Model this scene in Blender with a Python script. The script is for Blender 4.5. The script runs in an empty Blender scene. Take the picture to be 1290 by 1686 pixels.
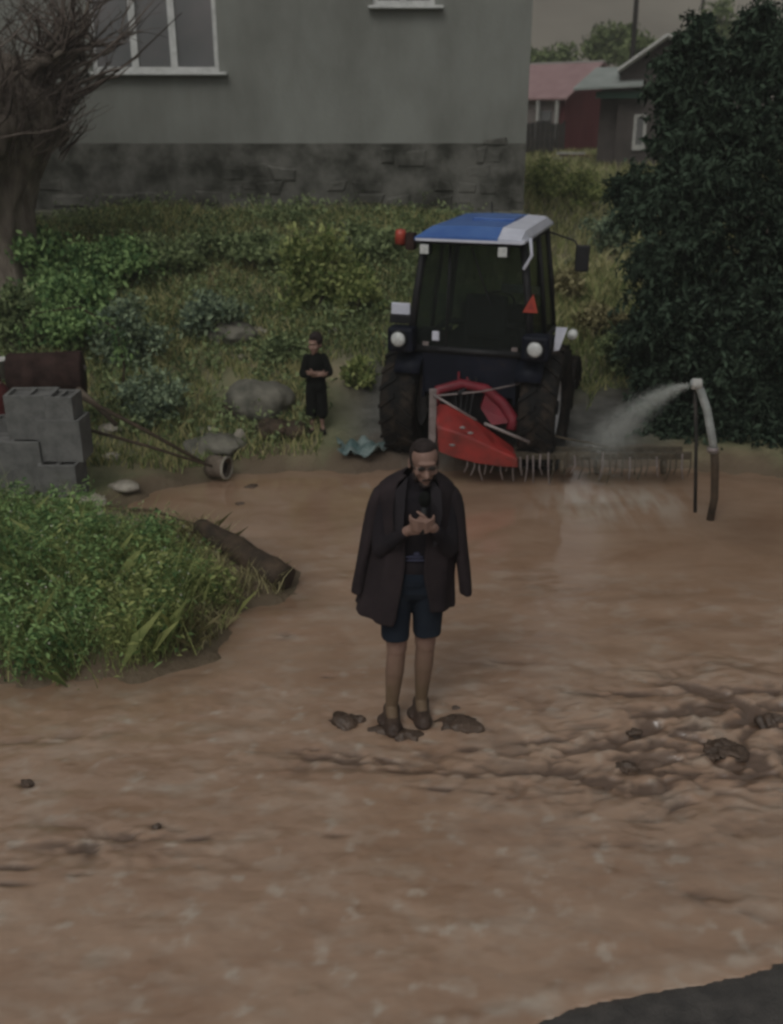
import bpy, bmesh, math, random
import numpy as np
from mathutils import Vector, Matrix, Euler
random.seed(7); RNG = np.random.default_rng(7)
R = math.radians
S = bpy.context.scene
COL = S.collection

# ---------------------------------------------------------------- camera, light, exposure
CAM_H = 3.45; PITCH = 22.0; F = 1650.0; CX, CY = 645.0, 843.0
cam = bpy.data.cameras.new('camera'); camo = bpy.data.objects.new('camera', cam); COL.objects.link(camo)
camo.location = (0, 0, CAM_H); camo.rotation_euler = (R(90 - PITCH), 0, 0)
cam.sensor_fit = 'HORIZONTAL'; cam.sensor_width = 36; cam.lens = F / 1290 * 36
cam.clip_start = .05; cam.clip_end = 2000
cam.dof.use_dof = True; cam.dof.focus_distance = 6.2; cam.dof.aperture_fstop = 2.2
S.camera = camo
W = bpy.data.worlds.new('World'); S.world = W; W.use_nodes = True
nt = W.node_tree; nt.nodes.clear()
SUN_EL, SUN_ROT = R(52), R(205)
sky = nt.nodes.new('ShaderNodeTexSky'); sky.sky_type = 'NISHITA'; sky.sun_disc = False
sky.sun_elevation = SUN_EL; sky.sun_rotation = SUN_ROT; sky.dust_density = 6; sky.air_density = 1.2
hs = nt.nodes.new('ShaderNodeHueSaturation'); hs.inputs['Saturation'].default_value = .10
bg = nt.nodes.new('ShaderNodeBackground'); bg.inputs['Strength'].default_value = .10
wo = nt.nodes.new('ShaderNodeOutputWorld')
nt.links.new(sky.outputs[0], hs.inputs['Color']); nt.links.new(hs.outputs[0], bg.inputs[0]); nt.links.new(bg.outputs[0], wo.inputs[0])
sl = bpy.data.lights.new('sun', 'SUN'); sl.energy = .9; sl.angle = R(25); sl.color = (1, .96, .9)
so = bpy.data.objects.new('sun', sl); COL.objects.link(so)
so.rotation_euler = (R(90) - SUN_EL, 0, R(180) - SUN_ROT + R(180))
_d = Vector((math.sin(SUN_ROT) * math.cos(SUN_EL), math.cos(SUN_ROT) * math.cos(SUN_EL), math.sin(SUN_EL)))
so.rotation_euler = _d.to_track_quat('Z', 'Y').to_euler(); so.location = (0, 0, 30)
S.view_settings.view_transform = 'Standard'; S.view_settings.look = 'None'
S.view_settings.exposure = -0.50; S.view_settings.gamma = 1
S.render.engine = 'CYCLES'
S.cycles.filter_width = 2.8
S.cycles.max_bounces = 6; S.cycles.transparent_max_bounces = 12

# ---------------------------------------------------------------- pixel helpers
def ang(v): return R(PITCH) + math.atan((v - CY) / F)
def at(u, v, Y):
    a = ang(v); z = CAM_H - Y * math.tan(a)
    dep = Y * math.cos(R(PITCH)) + (CAM_H - z) * math.sin(R(PITCH))
    return Vector(((u - CX) / F * dep, Y, z))
def onz(u, v, z=0.0):
    return at(u, v, (CAM_H - z) / math.tan(ang(v)))

# ---------------------------------------------------------------- noise
_perm = np.random.default_rng(3).permutation(512).astype(np.int64); _perm = np.concatenate([_perm, _perm, _perm])
_g = np.random.default_rng(5).uniform(0, 2 * np.pi, 512)
def perlin(x, y):
    xi = np.floor(x).astype(np.int64); yi = np.floor(y).astype(np.int64); xf = x - xi; yf = y - yi
    def gr(ix, iy, dx, dy):
        a = _g[_perm[(_perm[ix & 511] + iy) & 511] & 511]; return np.cos(a) * dx + np.sin(a) * dy
    u = xf ** 3 * (xf * (xf * 6 - 15) + 10); v = yf ** 3 * (yf * (yf * 6 - 15) + 10)
    a = gr(xi, yi, xf, yf); b = gr(xi + 1, yi, xf - 1, yf); c = gr(xi, yi + 1, xf, yf - 1); d = gr(xi + 1, yi + 1, xf - 1, yf - 1)
    return ((a + u * (b - a)) + v * ((c + u * (d - c)) - (a + u * (b - a)))) * 1.5
def fbm(x, y, o=4, g=.5):
    s = 0; a = 1.0
    for i in range(o):
        s = s + a * perlin(x * 2 ** i + 17.3 * i, y * 2 ** i + 9.1 * i); a *= g
    return s
def sstep(a, b, x):
    t = np.clip((x - a) / (b - a), 0, 1); return t * t * (3 - 2 * t)

# ---------------------------------------------------------------- materials
def srgb(r, g, b):
    f = lambda c: (c / 255 / 12.92) if c / 255 <= .04045 else ((c / 255 + .055) / 1.055) ** 2.4
    return (f(r), f(g), f(b), 1)
def mat(name, col, rough=.8, spec=.3, metal=0, col2=None, scale=6, detail=5, bump=0, bscale=None, coat=0, stretch=None, col3=None, island=False, transl=0, space='Object', lo=.35, hi=.65):
    m = bpy.data.materials.new(name); m.use_nodes = True; n = m.node_tree; b = n.nodes['Principled BSDF']
    b.inputs['Roughness'].default_value = rough; b.inputs['Specular IOR Level'].default_value = spec
    b.inputs['Metallic'].default_value = metal; b.inputs['Coat Weight'].default_value = coat
    c1 = (*col[:3], 1)
    tc = n.nodes.new('ShaderNodeTexCoord'); vec = tc.outputs[space]
    if stretch:
        mp = n.nodes.new('ShaderNodeMapping'); mp.inputs['Scale'].default_value = stretch
        n.links.new(vec, mp.inputs[0]); vec = mp.outputs[0]
    if col2:
        no = n.nodes.new('ShaderNodeTexNoise'); no.inputs['Scale'].default_value = scale; no.inputs['Detail'].default_value = detail
        no.inputs['Roughness'].default_value = .62
        n.links.new(vec, no.inputs['Vector'])
        cr = n.nodes.new('ShaderNodeValToRGB'); e = cr.color_ramp.elements
        e[0].position = lo; e[0].color = c1; e[1].position = hi; e[1].color = (*col2[:3], 1)
        if col3:
            k = cr.color_ramp.elements.new((lo + hi) / 2); k.color = (*col3[:3], 1)
        if island:
            ge = n.nodes.new('ShaderNodeNewGeometry'); mx = n.nodes.new('ShaderNodeMath'); mx.operation = 'MULTIPLY_ADD'
            mx.inputs[1].default_value = .55; n.links.new(ge.outputs['Random Per Island'], mx.inputs[0])
            mm = n.nodes.new('ShaderNodeMath'); mm.operation = 'MULTIPLY_ADD'; mm.inputs[1].default_value = .9; mm.inputs[2].default_value = -.22
            n.links.new(no.outputs['Fac'], mm.inputs[0]); n.links.new(mm.outputs[0], mx.inputs[2]); n.links.new(mx.outputs[0], cr.inputs[0])
        else: n.links.new(no.outputs['Fac'], cr.inputs[0])
        n.links.new(cr.outputs[0], b.inputs['Base Color'])
    else: b.inputs['Base Color'].default_value = c1
    if transl:
        b.inputs['Transmission Weight'].default_value = 0
        tr = n.nodes.new('ShaderNodeBsdfTranslucent'); ms = n.nodes.new('ShaderNodeMixShader'); ms.inputs[0].default_value = transl
        if col2: n.links.new(cr.outputs[0], tr.inputs[0])
        else: tr.inputs[0].default_value = c1
        out = n.nodes['Material Output']; n.links.new(b.outputs[0], ms.inputs[1]); n.links.new(tr.outputs[0], ms.inputs[2]); n.links.new(ms.outputs[0], out.inputs[0])
    if bump:
        bn = n.nodes.new('ShaderNodeTexNoise'); bn.inputs['Scale'].default_value = bscale or scale * 3; bn.inputs['Detail'].default_value = 6
        n.links.new(vec, bn.inputs['Vector'])
        bp = n.nodes.new('ShaderNodeBump'); bp.inputs['Strength'].default_value = bump; bp.inputs['Distance'].default_value = .02
        n.links.new(bn.outputs['Fac'], bp.inputs['Height']); n.links.new(bp.outputs[0], b.inputs['Normal'])
    return m
M = {}
M['plaster'] = mat('plaster', (.18, .185, .165), .9, .2, col2=(.26, .27, .245), scale=.9, bump=.25, bscale=40, stretch=(1, 1, .45))
M['stone_wall'] = mat('stone_wall', (.05, .052, .044), .95, .1, col2=(.10, .102, .088), scale=2, bump=.7, bscale=22, island=True)
M['mortar'] = mat('mortar', (.045, .046, .038), .95, .1, col2=(.16, .158, .14), scale=1.8, lo=.38, hi=.62, bump=.5, bscale=20)
M['ledge'] = mat('ledge', (.10, .11, .075), .95, .1, col2=(.21, .21, .16), scale=3, bump=.6, bscale=20)
M['pvc'] = mat('pvc', (.66, .67, .65), .4, .4, col2=(.5, .51, .49), scale=9)
M['glass'] = mat('glass', (.13, .14, .14), .12, .6, col2=(.19, .18, .18), scale=.7)
M['curtain'] = mat('curtain', (.42, .41, .39), .9, .1, col2=(.3, .3, .29), scale=7, stretch=(3, 1, .2))
M['bark'] = mat('bark', (.10, .082, .066), .95, .1, col2=(.22, .19, .155), scale=5, bump=1.0, bscale=14, stretch=(2, 2, .35))
M['twig'] = mat('twig', (.055, .042, .035), .9, .1, col2=(.17, .14, .12), scale=3, island=True)
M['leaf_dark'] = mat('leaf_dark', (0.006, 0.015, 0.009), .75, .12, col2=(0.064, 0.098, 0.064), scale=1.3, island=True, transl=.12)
M['leaf_green'] = mat('leaf_green', (0.067, 0.141, 0.053), .75, .12, col2=(0.316, 0.467, 0.184), scale=1.6, island=True, transl=.25)
M['leaf_mid'] = mat('leaf_mid', (0.078, 0.114, 0.052), .75, .12, col2=(0.310, 0.380, 0.182), scale=1.4, island=True, transl=.25)
M['leaf_yellow'] = mat('leaf_yellow', (0.129, 0.181, 0.060), .75, .12, col2=(0.454, 0.500, 0.197), scale=1.6, island=True, transl=.3)
M['leaf_grey'] = mat('leaf_grey', (0.091, 0.132, 0.091), .8, .12, col2=(0.314, 0.396, 0.248), scale=1.6, island=True, transl=.2)
M['dry'] = mat('dry', (0.143, 0.130, 0.058), .85, .1, col2=(0.442, 0.403, 0.221), scale=1.2, island=True, transl=.2)
M['grass'] = mat('grass', (0.113, 0.148, 0.056), .8, .12, col2=(0.521, 0.486, 0.243), scale=.6, col3=(0.278, 0.347, 0.139), island=True, transl=.25)
M['flower'] = mat('flower', (.5, .5, .42), .8, .1)
M['stone_light'] = mat('stone_light', (.22, .20, .16), .9, .15, col2=(.42, .39, .33), scale=6, bump=.5, bscale=25)
M['stone_grey'] = mat('stone_grey', (.08, .08, .065), .9, .15, col2=(.2, .19, .155), scale=3.5, bump=.7, bscale=16)
M['block'] = mat('block', (.12, .12, .115), .95, .1, col2=(.19, .19, .18), scale=7, bump=.6, bscale=60)
M['mud'] = mat('mud', (.05, .032, .021), .45, .5, col2=(.10, .066, .045), scale=9, bump=.8, bscale=30)
M['wood'] = mat('wood', (.07, .055, .04), .85, .15, col2=(.17, .14, .11), scale=5, bump=.5, stretch=(1, 1, 1))
M['wood_dark'] = mat('wood_dark', (.03, .022, .015), .8, .3, col2=(.08, .055, .035), scale=6, bump=.6)
M['end_grain'] = mat('end_grain', (.018, .012, .008), .7, .4, col2=(.045, .028, .018), scale=14)
M['rust'] = mat('rust', (.022, .014, .012), .9, .1, col2=(.05, .03, .026), scale=8, bump=.3)
M['red_cloth'] = mat('red_cloth', (.10, .02, .02), .85, .2, col2=(.05, .015, .015), scale=6)
M['red_wall'] = mat('red_wall', (.11, .028, .032), .85, .2, col2=(.15, .04, .045), scale=2, stretch=(6, 6, .4))
M['red_roof'] = mat('red_roof', (.30, .19, .19), .6, .3, col2=(.36, .24, .24), scale=2)
M['pale_wall'] = mat('pale_wall', (.17, .15, .14), .9, .2, col2=(.23, .20, .19), scale=2)
M['grey_roof'] = mat('grey_roof', (.25, .28, .26), .6, .3, col2=(.33, .36, .34), scale=2)
M['dim_wall'] = mat('dim_wall', (.06, .055, .05), .9, .2, col2=(.10, .085, .08), scale=2)
M['green_trim'] = mat('green_trim', (.02, .06, .04), .7, .3)
M['white_trim'] = mat('white_trim', (.5, .5, .47), .7, .3, col2=(.36, .36, .34), scale=12)
M['dark_board'] = mat('dark_board', (.03, .03, .028), .85, .2, col2=(.055, .05, .045), scale=4)
M['pole'] = mat('pole', (.035, .032, .03), .9, .2)
# tractor
M['blue'] = mat('blue_paint', (.04, .11, .34), .5, .35, col2=(.07, .16, .40), scale=4, coat=.15)
M['navy'] = mat('navy_paint', (.004, .006, .013), .6, .2, col2=(.028, .022, .017), scale=3, lo=.5, hi=.72, col3=(.008, .010, .020))
M['white'] = mat('white_paint', (.62, .64, .72), .45, .4, col2=(.52, .54, .62), scale=7)
M['rubber'] = mat('rubber', (.008, .008, .008), .85, .2, col2=(.045, .034, .025), lo=.45, hi=.75, scale=9, bump=.3)
M['black'] = mat('black_metal', (.008, .009, .010), .6, .3, col2=(.018, .018, .02), scale=10)
M['lamp'] = mat('lamp_glass', (.62, .64, .62), .25, .6, col2=(.45, .47, .46), scale=30)
M['orange'] = mat('beacon', (.42, .06, .035), .35, .5, col2=(.3, .045, .03), scale=14)
M['red'] = mat('red_paint', (.34, .035, .03), .42, .5, col2=(.16, .028, .024), scale=4, coat=.2, bump=.08)
M['darkred'] = mat('dark_red_paint', (.20, .018, .03), .5, .4, col2=(.12, .012, .02), scale=7)
M['steel'] = mat('steel', (.30, .26, .25), .5, .5, metal=.3, col2=(.18, .15, .145), scale=12)
M['olive'] = mat('dirty_metal', (.05, .042, .028), .8, .3, col2=(.10, .08, .055), scale=10)
M['pipe'] = mat('pipe', (.38, .41, .40), .5, .4, col2=(.24, .26, .25), scale=8)
M['rim'] = mat('rim_paint', (.5, .5, .5), .5, .4, col2=(.35, .35, .34), scale=10)
# people
M['skin'] = mat('skin', (.27, .17, .135), .6, .3, col2=(.21, .13, .10), scale=9)
M['skin_mud'] = mat('skin_face', (.42, .30, .27), .6, .3, col2=(.34, .22, .19), scale=12)
M['hair'] = mat('hair', (.016, .012, .011), .8, .2, col2=(.04, .03, .028), scale=40, stretch=(1, 1, .3))
M['jacket'] = mat('jacket_cloth', (.020, .016, .018), .92, .12, col2=(.034, .026, .028), scale=5, bump=.2, bscale=120)
M['lining'] = mat('jacket_lining', (.024, .021, .024), .85, .15)
M['shirt'] = mat('shirt_cloth', (.014, .013, .016), .95, .1, col2=(.024, .020, .023), scale=5)
M['shorts'] = mat('shorts_cloth', (.010, .015, .024), .95, .1, col2=(.018, .024, .034), scale=4)
M['print'] = mat('shirt_print', (.05, .052, .085), .9, .1)
M['shoe'] = mat('muddy_shoe', (.03, .018, .013), .6, .4, col2=(.07, .045, .032), scale=14, bump=.5)
M['kid_black'] = mat('black_cloth', (.008, .009, .008), .95, .1)
M['turquoise'] = mat('plastic_sheet', (.05, .10, .10), .4, .4, col2=(.20, .25, .24), scale=7)
M['lens'] = mat('dark_lens', (.03, .025, .022), .3, .4)

def water_mat():
    m = bpy.data.materials.new('muddy_water'); m.use_nodes = True; n = m.node_tree; b = n.nodes['Principled BSDF']; L = n.links.new
    tc = n.nodes.new('ShaderNodeTexCoord'); mp = n.nodes.new('ShaderNodeMapping'); mp.inputs['Scale'].default_value = (.75, 1.2, 1); mp.inputs['Rotation'].default_value = (0, 0, R(-8))
    L(tc.outputs['Object'], mp.inputs[0])
    no = n.nodes.new('ShaderNodeTexNoise'); no.inputs['Scale'].default_value = 2.2; no.inputs['Detail'].default_value = 7; no.inputs['Roughness'].default_value = .6; no.inputs['Distortion'].default_value = .5
    L(mp.outputs[0], no.inputs['Vector'])
    cr = n.nodes.new('ShaderNodeValToRGB'); e = cr.color_ramp.elements
    e[0].position = .3; e[0].color = (.285, .176, .112, 1); e[1].position = .7; e[1].color = (.375, .258, .180, 1)
    L(no.outputs['Fac'], cr.inputs[0])
    at1 = n.nodes.new('ShaderNodeAttribute'); at1.attribute_name = 'foam_and_reflection'; at2 = n.nodes.new('ShaderNodeAttribute'); at2.attribute_name = 'dark_tone'
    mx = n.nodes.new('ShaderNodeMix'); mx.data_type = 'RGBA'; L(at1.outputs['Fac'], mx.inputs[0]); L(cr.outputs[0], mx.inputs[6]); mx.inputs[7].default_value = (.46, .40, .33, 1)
    mx2 = n.nodes.new('ShaderNodeMix'); mx2.data_type = 'RGBA'; L(at2.outputs['Fac'], mx2.inputs[0]); L(mx.outputs[2], mx2.inputs[6]); mx2.inputs[7].default_value = (.095, .058, .038, 1)
    L(mx2.outputs[2], b.inputs['Base Color'])
    b.inputs['Roughness'].default_value = .3; b.inputs['Specular IOR Level'].default_value = .6; b.inputs['Coat Weight'].default_value = .7; b.inputs['Coat Roughness'].default_value = .07; b.inputs['Coat IOR'].default_value = 1.45
    at3 = n.nodes.new('ShaderNodeAttribute'); at3.attribute_name = 'rough'; L(at3.outputs['Fac'], b.inputs['Roughness'])
    mp2 = n.nodes.new('ShaderNodeMapping'); mp2.inputs['Scale'].default_value = (.8, 1.3, 1); L(tc.outputs['Object'], mp2.inputs[0])
    n2 = n.nodes.new('ShaderNodeTexNoise'); n2.inputs['Scale'].default_value = 5; n2.inputs['Detail'].default_value = 2.5; L(mp2.outputs[0], n2.inputs['Vector'])
    bp = n.nodes.new('ShaderNodeBump'); bp.inputs['Distance'].default_value = .03
    at4 = n.nodes.new('ShaderNodeAttribute'); at4.attribute_name = 'chop'; L(at4.outputs['Fac'], bp.inputs['Strength'])
    L(n2.outputs['Fac'], bp.inputs['Height']); L(bp.outputs[0], b.inputs['Normal']); L(bp.outputs[0], b.inputs['Coat Normal'])
    return m
M['water'] = water_mat()

def ground_mat():
    m = bpy.data.materials.new('bank_soil'); m.use_nodes = True; n = m.node_tree; b = n.nodes['Principled BSDF']; L = n.links.new
    tc = n.nodes.new('ShaderNodeTexCoord')
    def noise(sc, det=6):
        x = n.nodes.new('ShaderNodeTexNoise'); x.inputs['Scale'].default_value = sc; x.inputs['Detail'].default_value = det; L(tc.outputs['Object'], x.inputs['Vector']); return x
    a = noise(1.1); c = n.nodes.new('ShaderNodeValToRGB'); e = c.color_ramp.elements
    e[0].position = .36; e[0].color = (.10, .115, .05, 1); e[1].position = .66; e[1].color = (.26, .22, .13, 1)
    k = c.color_ramp.elements.new(.5); k.color = (.16, .16, .085, 1)
    L(a.outputs['Fac'], c.inputs[0])
    g = n.nodes.new('ShaderNodeAttribute'); g.attribute_name = 'gravel'
    q = noise(5); c2 = n.nodes.new('ShaderNodeValToRGB'); e = c2.color_ramp.elements
    e[0].position = .35; e[0].color = (.055, .055, .048, 1); e[1].position = .65; e[1].color = (.12, .118, .105, 1); L(q.outputs['Fac'], c2.inputs[0])
    mx = n.nodes.new('ShaderNodeMix'); mx.data_type = 'RGBA'; L(g.outputs['Fac'], mx.inputs[0]); L(c.outputs[0], mx.inputs[6]); L(c2.outputs[0], mx.inputs[7])
    g2 = n.nodes.new('ShaderNodeAttribute'); g2.attribute_name = 'mud'
    mx2 = n.nodes.new('ShaderNodeMix'); mx2.data_type = 'RGBA'; L(g2.outputs['Fac'], mx2.inputs[0]); L(mx.outputs[2], mx2.inputs[6]); mx2.inputs[7].default_value = (.105, .07, .045, 1)
    L(mx2.outputs[2], b.inputs['Base Color']); b.inputs['Roughness'].default_value = .8
    bn = noise(18); bp = n.nodes.new('ShaderNodeBump'); bp.inputs['Strength'].default_value = .7; bp.inputs['Distance'].default_value = .03
    L(bn.outputs['Fac'], bp.inputs['Height']); L(bp.outputs[0], b.inputs['Normal'])
    return m
M['ground'] = ground_mat()
M['asphalt'] = mat('asphalt', (.045, .042, .04), .5, .4, col2=(.085, .078, .072), scale=9, bump=.5, bscale=90)
M['hill'] = mat('hill', (.24, .215, .175), 1, 0, col2=(.42, .38, .31), scale=.018, col3=(.33, .30, .245))

# ---------------------------------------------------------------- object helpers
def tag(o, label=None, cat=None, group=None, kind=None):
    if label: o['label'] = label
    if cat: o['category'] = cat
    if group: o['group'] = group
    if kind: o['kind'] = kind
    return o
def empty(name, loc=(0, 0, 0), rz=0, **k):
    o = bpy.data.objects.new(name, None); COL.objects.link(o); o.location = loc; o.rotation_euler = (0, 0, rz); o.empty_display_size = .1
    tag(o, **k); return o
class MB:
    """collects shapes; build() links them as one mesh object"""
    def __init__(s): s.v = []; s.f = []; s.sm = []
    def add(s, vs, fs, smooth=False):
        k = len(s.v); s.v += [tuple(p) for p in vs]; s.f += [tuple(i + k for i in f) for f in fs]; s.sm += [smooth] * len(fs); return s
    def box(s, lo, hi, rot=None, c=.0, off=None):
        x0, y0, z0 = lo; x1, y1, z1 = hi
        if c <= 0:
            vs = [(x0, y0, z0), (x1, y0, z0), (x1, y1, z0), (x0, y1, z0), (x0, y0, z1), (x1, y0, z1), (x1, y1, z1), (x0, y1, z1)]
            fs = [(0, 3, 2, 1), (4, 5, 6, 7), (0, 1, 5, 4), (1, 2, 6, 5), (2, 3, 7, 6), (3, 0, 4, 7)]
        else:
            bm = bmesh.new(); bmesh.ops.create_cube(bm, size=1)
            for v in bm.verts: v.co = Vector(((x0 + x1) / 2 + v.co.x * (x1 - x0), (y0 + y1) / 2 + v.co.y * (y1 - y0), (z0 + z1) / 2 + v.co.z * (z1 - z0)))
            bmesh.ops.bevel(bm, geom=bm.edges[:], offset=c, segments=2, profile=.5, affect='EDGES')
            bm.verts.index_update(); vs = [v.co.copy() for v in bm.verts]; fs = [[v.index for v in f.verts] for f in bm.faces]; bm.free()
        if rot is not None:
            o = Vector(off) if off else Vector(((x0 + x1) / 2, (y0 + y1) / 2, (z0 + z1) / 2))
            mtx = rot if isinstance(rot, Matrix) else Euler(rot).to_matrix()
            vs = [mtx @ (Vector(p) - o) + o for p in vs]
        return s.add(vs, fs)
    def tube(s, pts, rad, n=8, cap=True, sq=None):
        pts = [Vector(p) for p in pts]
        if not hasattr(rad, '__len__'): rad = [rad] * len(pts)
        vs = []; up = None
        for i, p in enumerate(pts):
            t = (pts[min(i + 1, len(pts) - 1)] - pts[max(i - 1, 0)]).normalized()
            if up is None:
                up = Vector((0, 0, 1)) if abs(t.z) < .9 else Vector((1, 0, 0))
            a = t.cross(up).normalized(); b = a.cross(t).normalized(); up = b
            for k in range(n):
                w = 2 * math.pi * k / n; vs.append(p + (a * math.cos(w) * (sq or 1) + b * math.sin(w)) * rad[i])
        fs = [(i * n + k, i * n + (k + 1) % n, (i + 1) * n + (k + 1) % n, (i + 1) * n + k) for i in range(len(pts) - 1) for k in range(n)]
        if cap: fs += [tuple(range(n - 1, -1, -1)), tuple((len(pts) - 1) * n + k for k in range(n))]
        return s.add(vs, fs, n > 5)
    def capsule(s, p, q, r1, r2, n=14, m=5, sy=1.0):
        p = Vector(p); q = Vector(q); t = (q - p); L = t.length
        t = t.normalized() if L > 1e-6 else Vector((0, 0, 1)); L = max(L, 1e-4)
        up = Vector((0, 1, 0)) if abs(t.y) < .9 else Vector((1, 0, 0)); a = t.cross(up).normalized(); b = a.cross(t).normalized()
        prof = [(p - t * r1 * math.cos(math.pi / 2 * i / m), r1 * math.sin(math.pi / 2 * i / m)) for i in range(1, m + 1)] + \
               [(q + t * r2 * math.sin(math.pi / 2 * i / m), r2 * math.cos(math.pi / 2 * i / m)) for i in range(0, m)]
        vs = [p - t * r1]
        for c, r in prof:
            for k in range(n):
                w = 2 * math.pi * k / n; vs.append(c + (a * math.cos(w) + b * math.sin(w) * sy) * r)
        vs.append(q + t * r2); e = len(vs) - 1; K = len(prof)
        fs = [(0, 1 + (k + 1) % n, 1 + k) for k in range(n)]
        fs += [(1 + i * n + k, 1 + i * n + (k + 1) % n, 1 + (i + 1) * n + (k + 1) % n, 1 + (i + 1) * n + k) for i in range(K - 1) for k in range(n)]
        fs += [(e, 1 + (K - 1) * n + k, 1 + (K - 1) * n + (k + 1) % n) for k in range(n)]
        return s.add(vs, fs, True)
    def ell(s, c, r, rot=None, n=20, m=12):
        c = Vector(c); mt = Euler(rot).to_matrix() if rot else Matrix.Identity(3); vs = [c + mt @ Vector((0, 0, -r[2]))]
        for i in range(1, m):
            th = -math.pi / 2 + math.pi * i / m
            for k in range(n):
                w = 2 * math.pi * k / n; vs.append(c + mt @ Vector((r[0] * math.cos(th) * math.cos(w), r[1] * math.cos(th) * math.sin(w), r[2] * math.sin(th))))
        vs.append(c + mt @ Vector((0, 0, r[2]))); e = len(vs) - 1
        fs = [(0, 1 + (k + 1) % n, 1 + k) for k in range(n)]
        fs += [(1 + i * n + k, 1 + i * n + (k + 1) % n, 1 + (i + 1) * n + (k + 1) % n, 1 + (i + 1) * n + k) for i in range(m - 2) for k in range(n)]
        fs += [(e, 1 + (m - 2) * n + k, 1 + (m - 2) * n + (k + 1) % n) for k in range(n)]
        return s.add(vs, fs, True)
    def lathe(s, prof, axis='z', c=(0, 0, 0), n=32, closed=False):
        vs = []
        for (r, h) in prof:
            for k in range(n):
                w = 2 * math.pi * k / n; x, y = r * math.cos(w), r * math.sin(w)
                p = {'z': (x, y, h), 'x': (h, x, y), 'y': (x, h, y)}[axis]; vs.append((p[0] + c[0], p[1] + c[1], p[2] + c[2]))
        K = len(prof)
        fs = [(i * n + k, i * n + (k + 1) % n, ((i + 1) % K) * n + (k + 1) % n, ((i + 1) % K) * n + k) for i in range(K if closed else K - 1) for k in range(n)]
        if not closed: fs += [tuple(range(n - 1, -1, -1)), tuple((K - 1) * n + k for k in range(n))]
        return s.add(vs, fs, True)
    def prism(s, poly, axis, a, b):
        n = len(poly); P = {'x': lambda p, h: (h, p[0], p[1]), 'y': lambda p, h: (p[0], h, p[1]), 'z': lambda p, h: (p[0], p[1], h)}[axis]
        vs = [P(p, a) for p in poly] + [P(p, b) for p in poly]
        return s.add(vs, [tuple(range(n)), tuple(range(2 * n - 1, n - 1, -1))] + [(k, n + k, n + (k + 1) % n, (k + 1) % n) for k in range(n)])
    def build(s, name, m, parent=None, loc=None, remesh=None, smooth=2, rz=0, fix=True, **k):
        me = bpy.data.meshes.new(name); me.from_pydata(s.v, [], s.f)
        if fix:
            bm = bmesh.new(); bm.from_mesh(me); bmesh.ops.recalc_face_normals(bm, faces=bm.faces); bm.to_mesh(me); bm.free()
        if len(me.polygons) == len(s.sm): me.polygons.foreach_set('use_smooth', s.sm)
        o = bpy.data.objects.new(name, me); COL.objects.link(o)
        if remesh:
            r = o.modifiers.new('r', 'REMESH'); r.mode = 'VOXEL'; r.voxel_size = remesh; r.use_smooth_shade = True
            if smooth:
                q = o.modifiers.new('s', 'SMOOTH'); q.iterations = smooth; q.factor = .5
            me2 = bpy.data.meshes.new_from_object(o.evaluated_get(bpy.context.evaluated_depsgraph_get())); o.modifiers.clear(); o.data = me2; me2.name = name
            me2.polygons.foreach_set('use_smooth', [True] * len(me2.polygons)); bpy.data.meshes.remove(me); me = me2
        me.materials.clear(); me.materials.append(m)
        if parent: o.parent = parent
        if loc is not None: o.location = loc
        if rz: o.rotation_euler = (0, 0, rz)
        tag(o, **k); return o
def raw(name, V, Fc, m, parent=None, smooth=False, attrs=None, **k):
    """numpy mesh: V (n,3), Fc (m,k)"""
    me = bpy.data.meshes.new(name); n = len(V); kk = Fc.shape[1]
    me.vertices.add(n); me.vertices.foreach_set('co', np.asarray(V, np.float32).ravel())
    me.loops.add(Fc.size); me.loops.foreach_set('vertex_index', Fc.astype(np.int32).ravel())
    me.polygons.add(len(Fc)); me.polygons.foreach_set('loop_start', np.arange(0, Fc.size, kk, dtype=np.int32))
    me.polygons.foreach_set('use_smooth', np.full(len(Fc), smooth)); me.update(calc_edges=True); me.validate()
    if attrs:
        for a, d in attrs.items():
            t = me.attributes.new(a, 'FLOAT', 'POINT'); t.data.foreach_set('value', np.asarray(d, np.float32).ravel())
    o = bpy.data.objects.new(name, me); COL.objects.link(o); me.materials.append(m)
    if parent: o.parent = parent
    tag(o, **k); return o
def grid(xs, ys):
    X, Y = np.meshgrid(xs, ys); nx, ny = len(xs), len(ys); i = np.arange(nx * ny).reshape(ny, nx)
    return X, Y, np.stack([i[:-1, :-1], i[:-1, 1:], i[1:, 1:], i[1:, :-1]], -1).reshape(-1, 4)
def copy_tree(o, parent=None):
    c = o.copy(); COL.objects.link(c); c.parent = parent
    for ch in list(o.children): copy_tree(ch, c)
    return c

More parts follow.
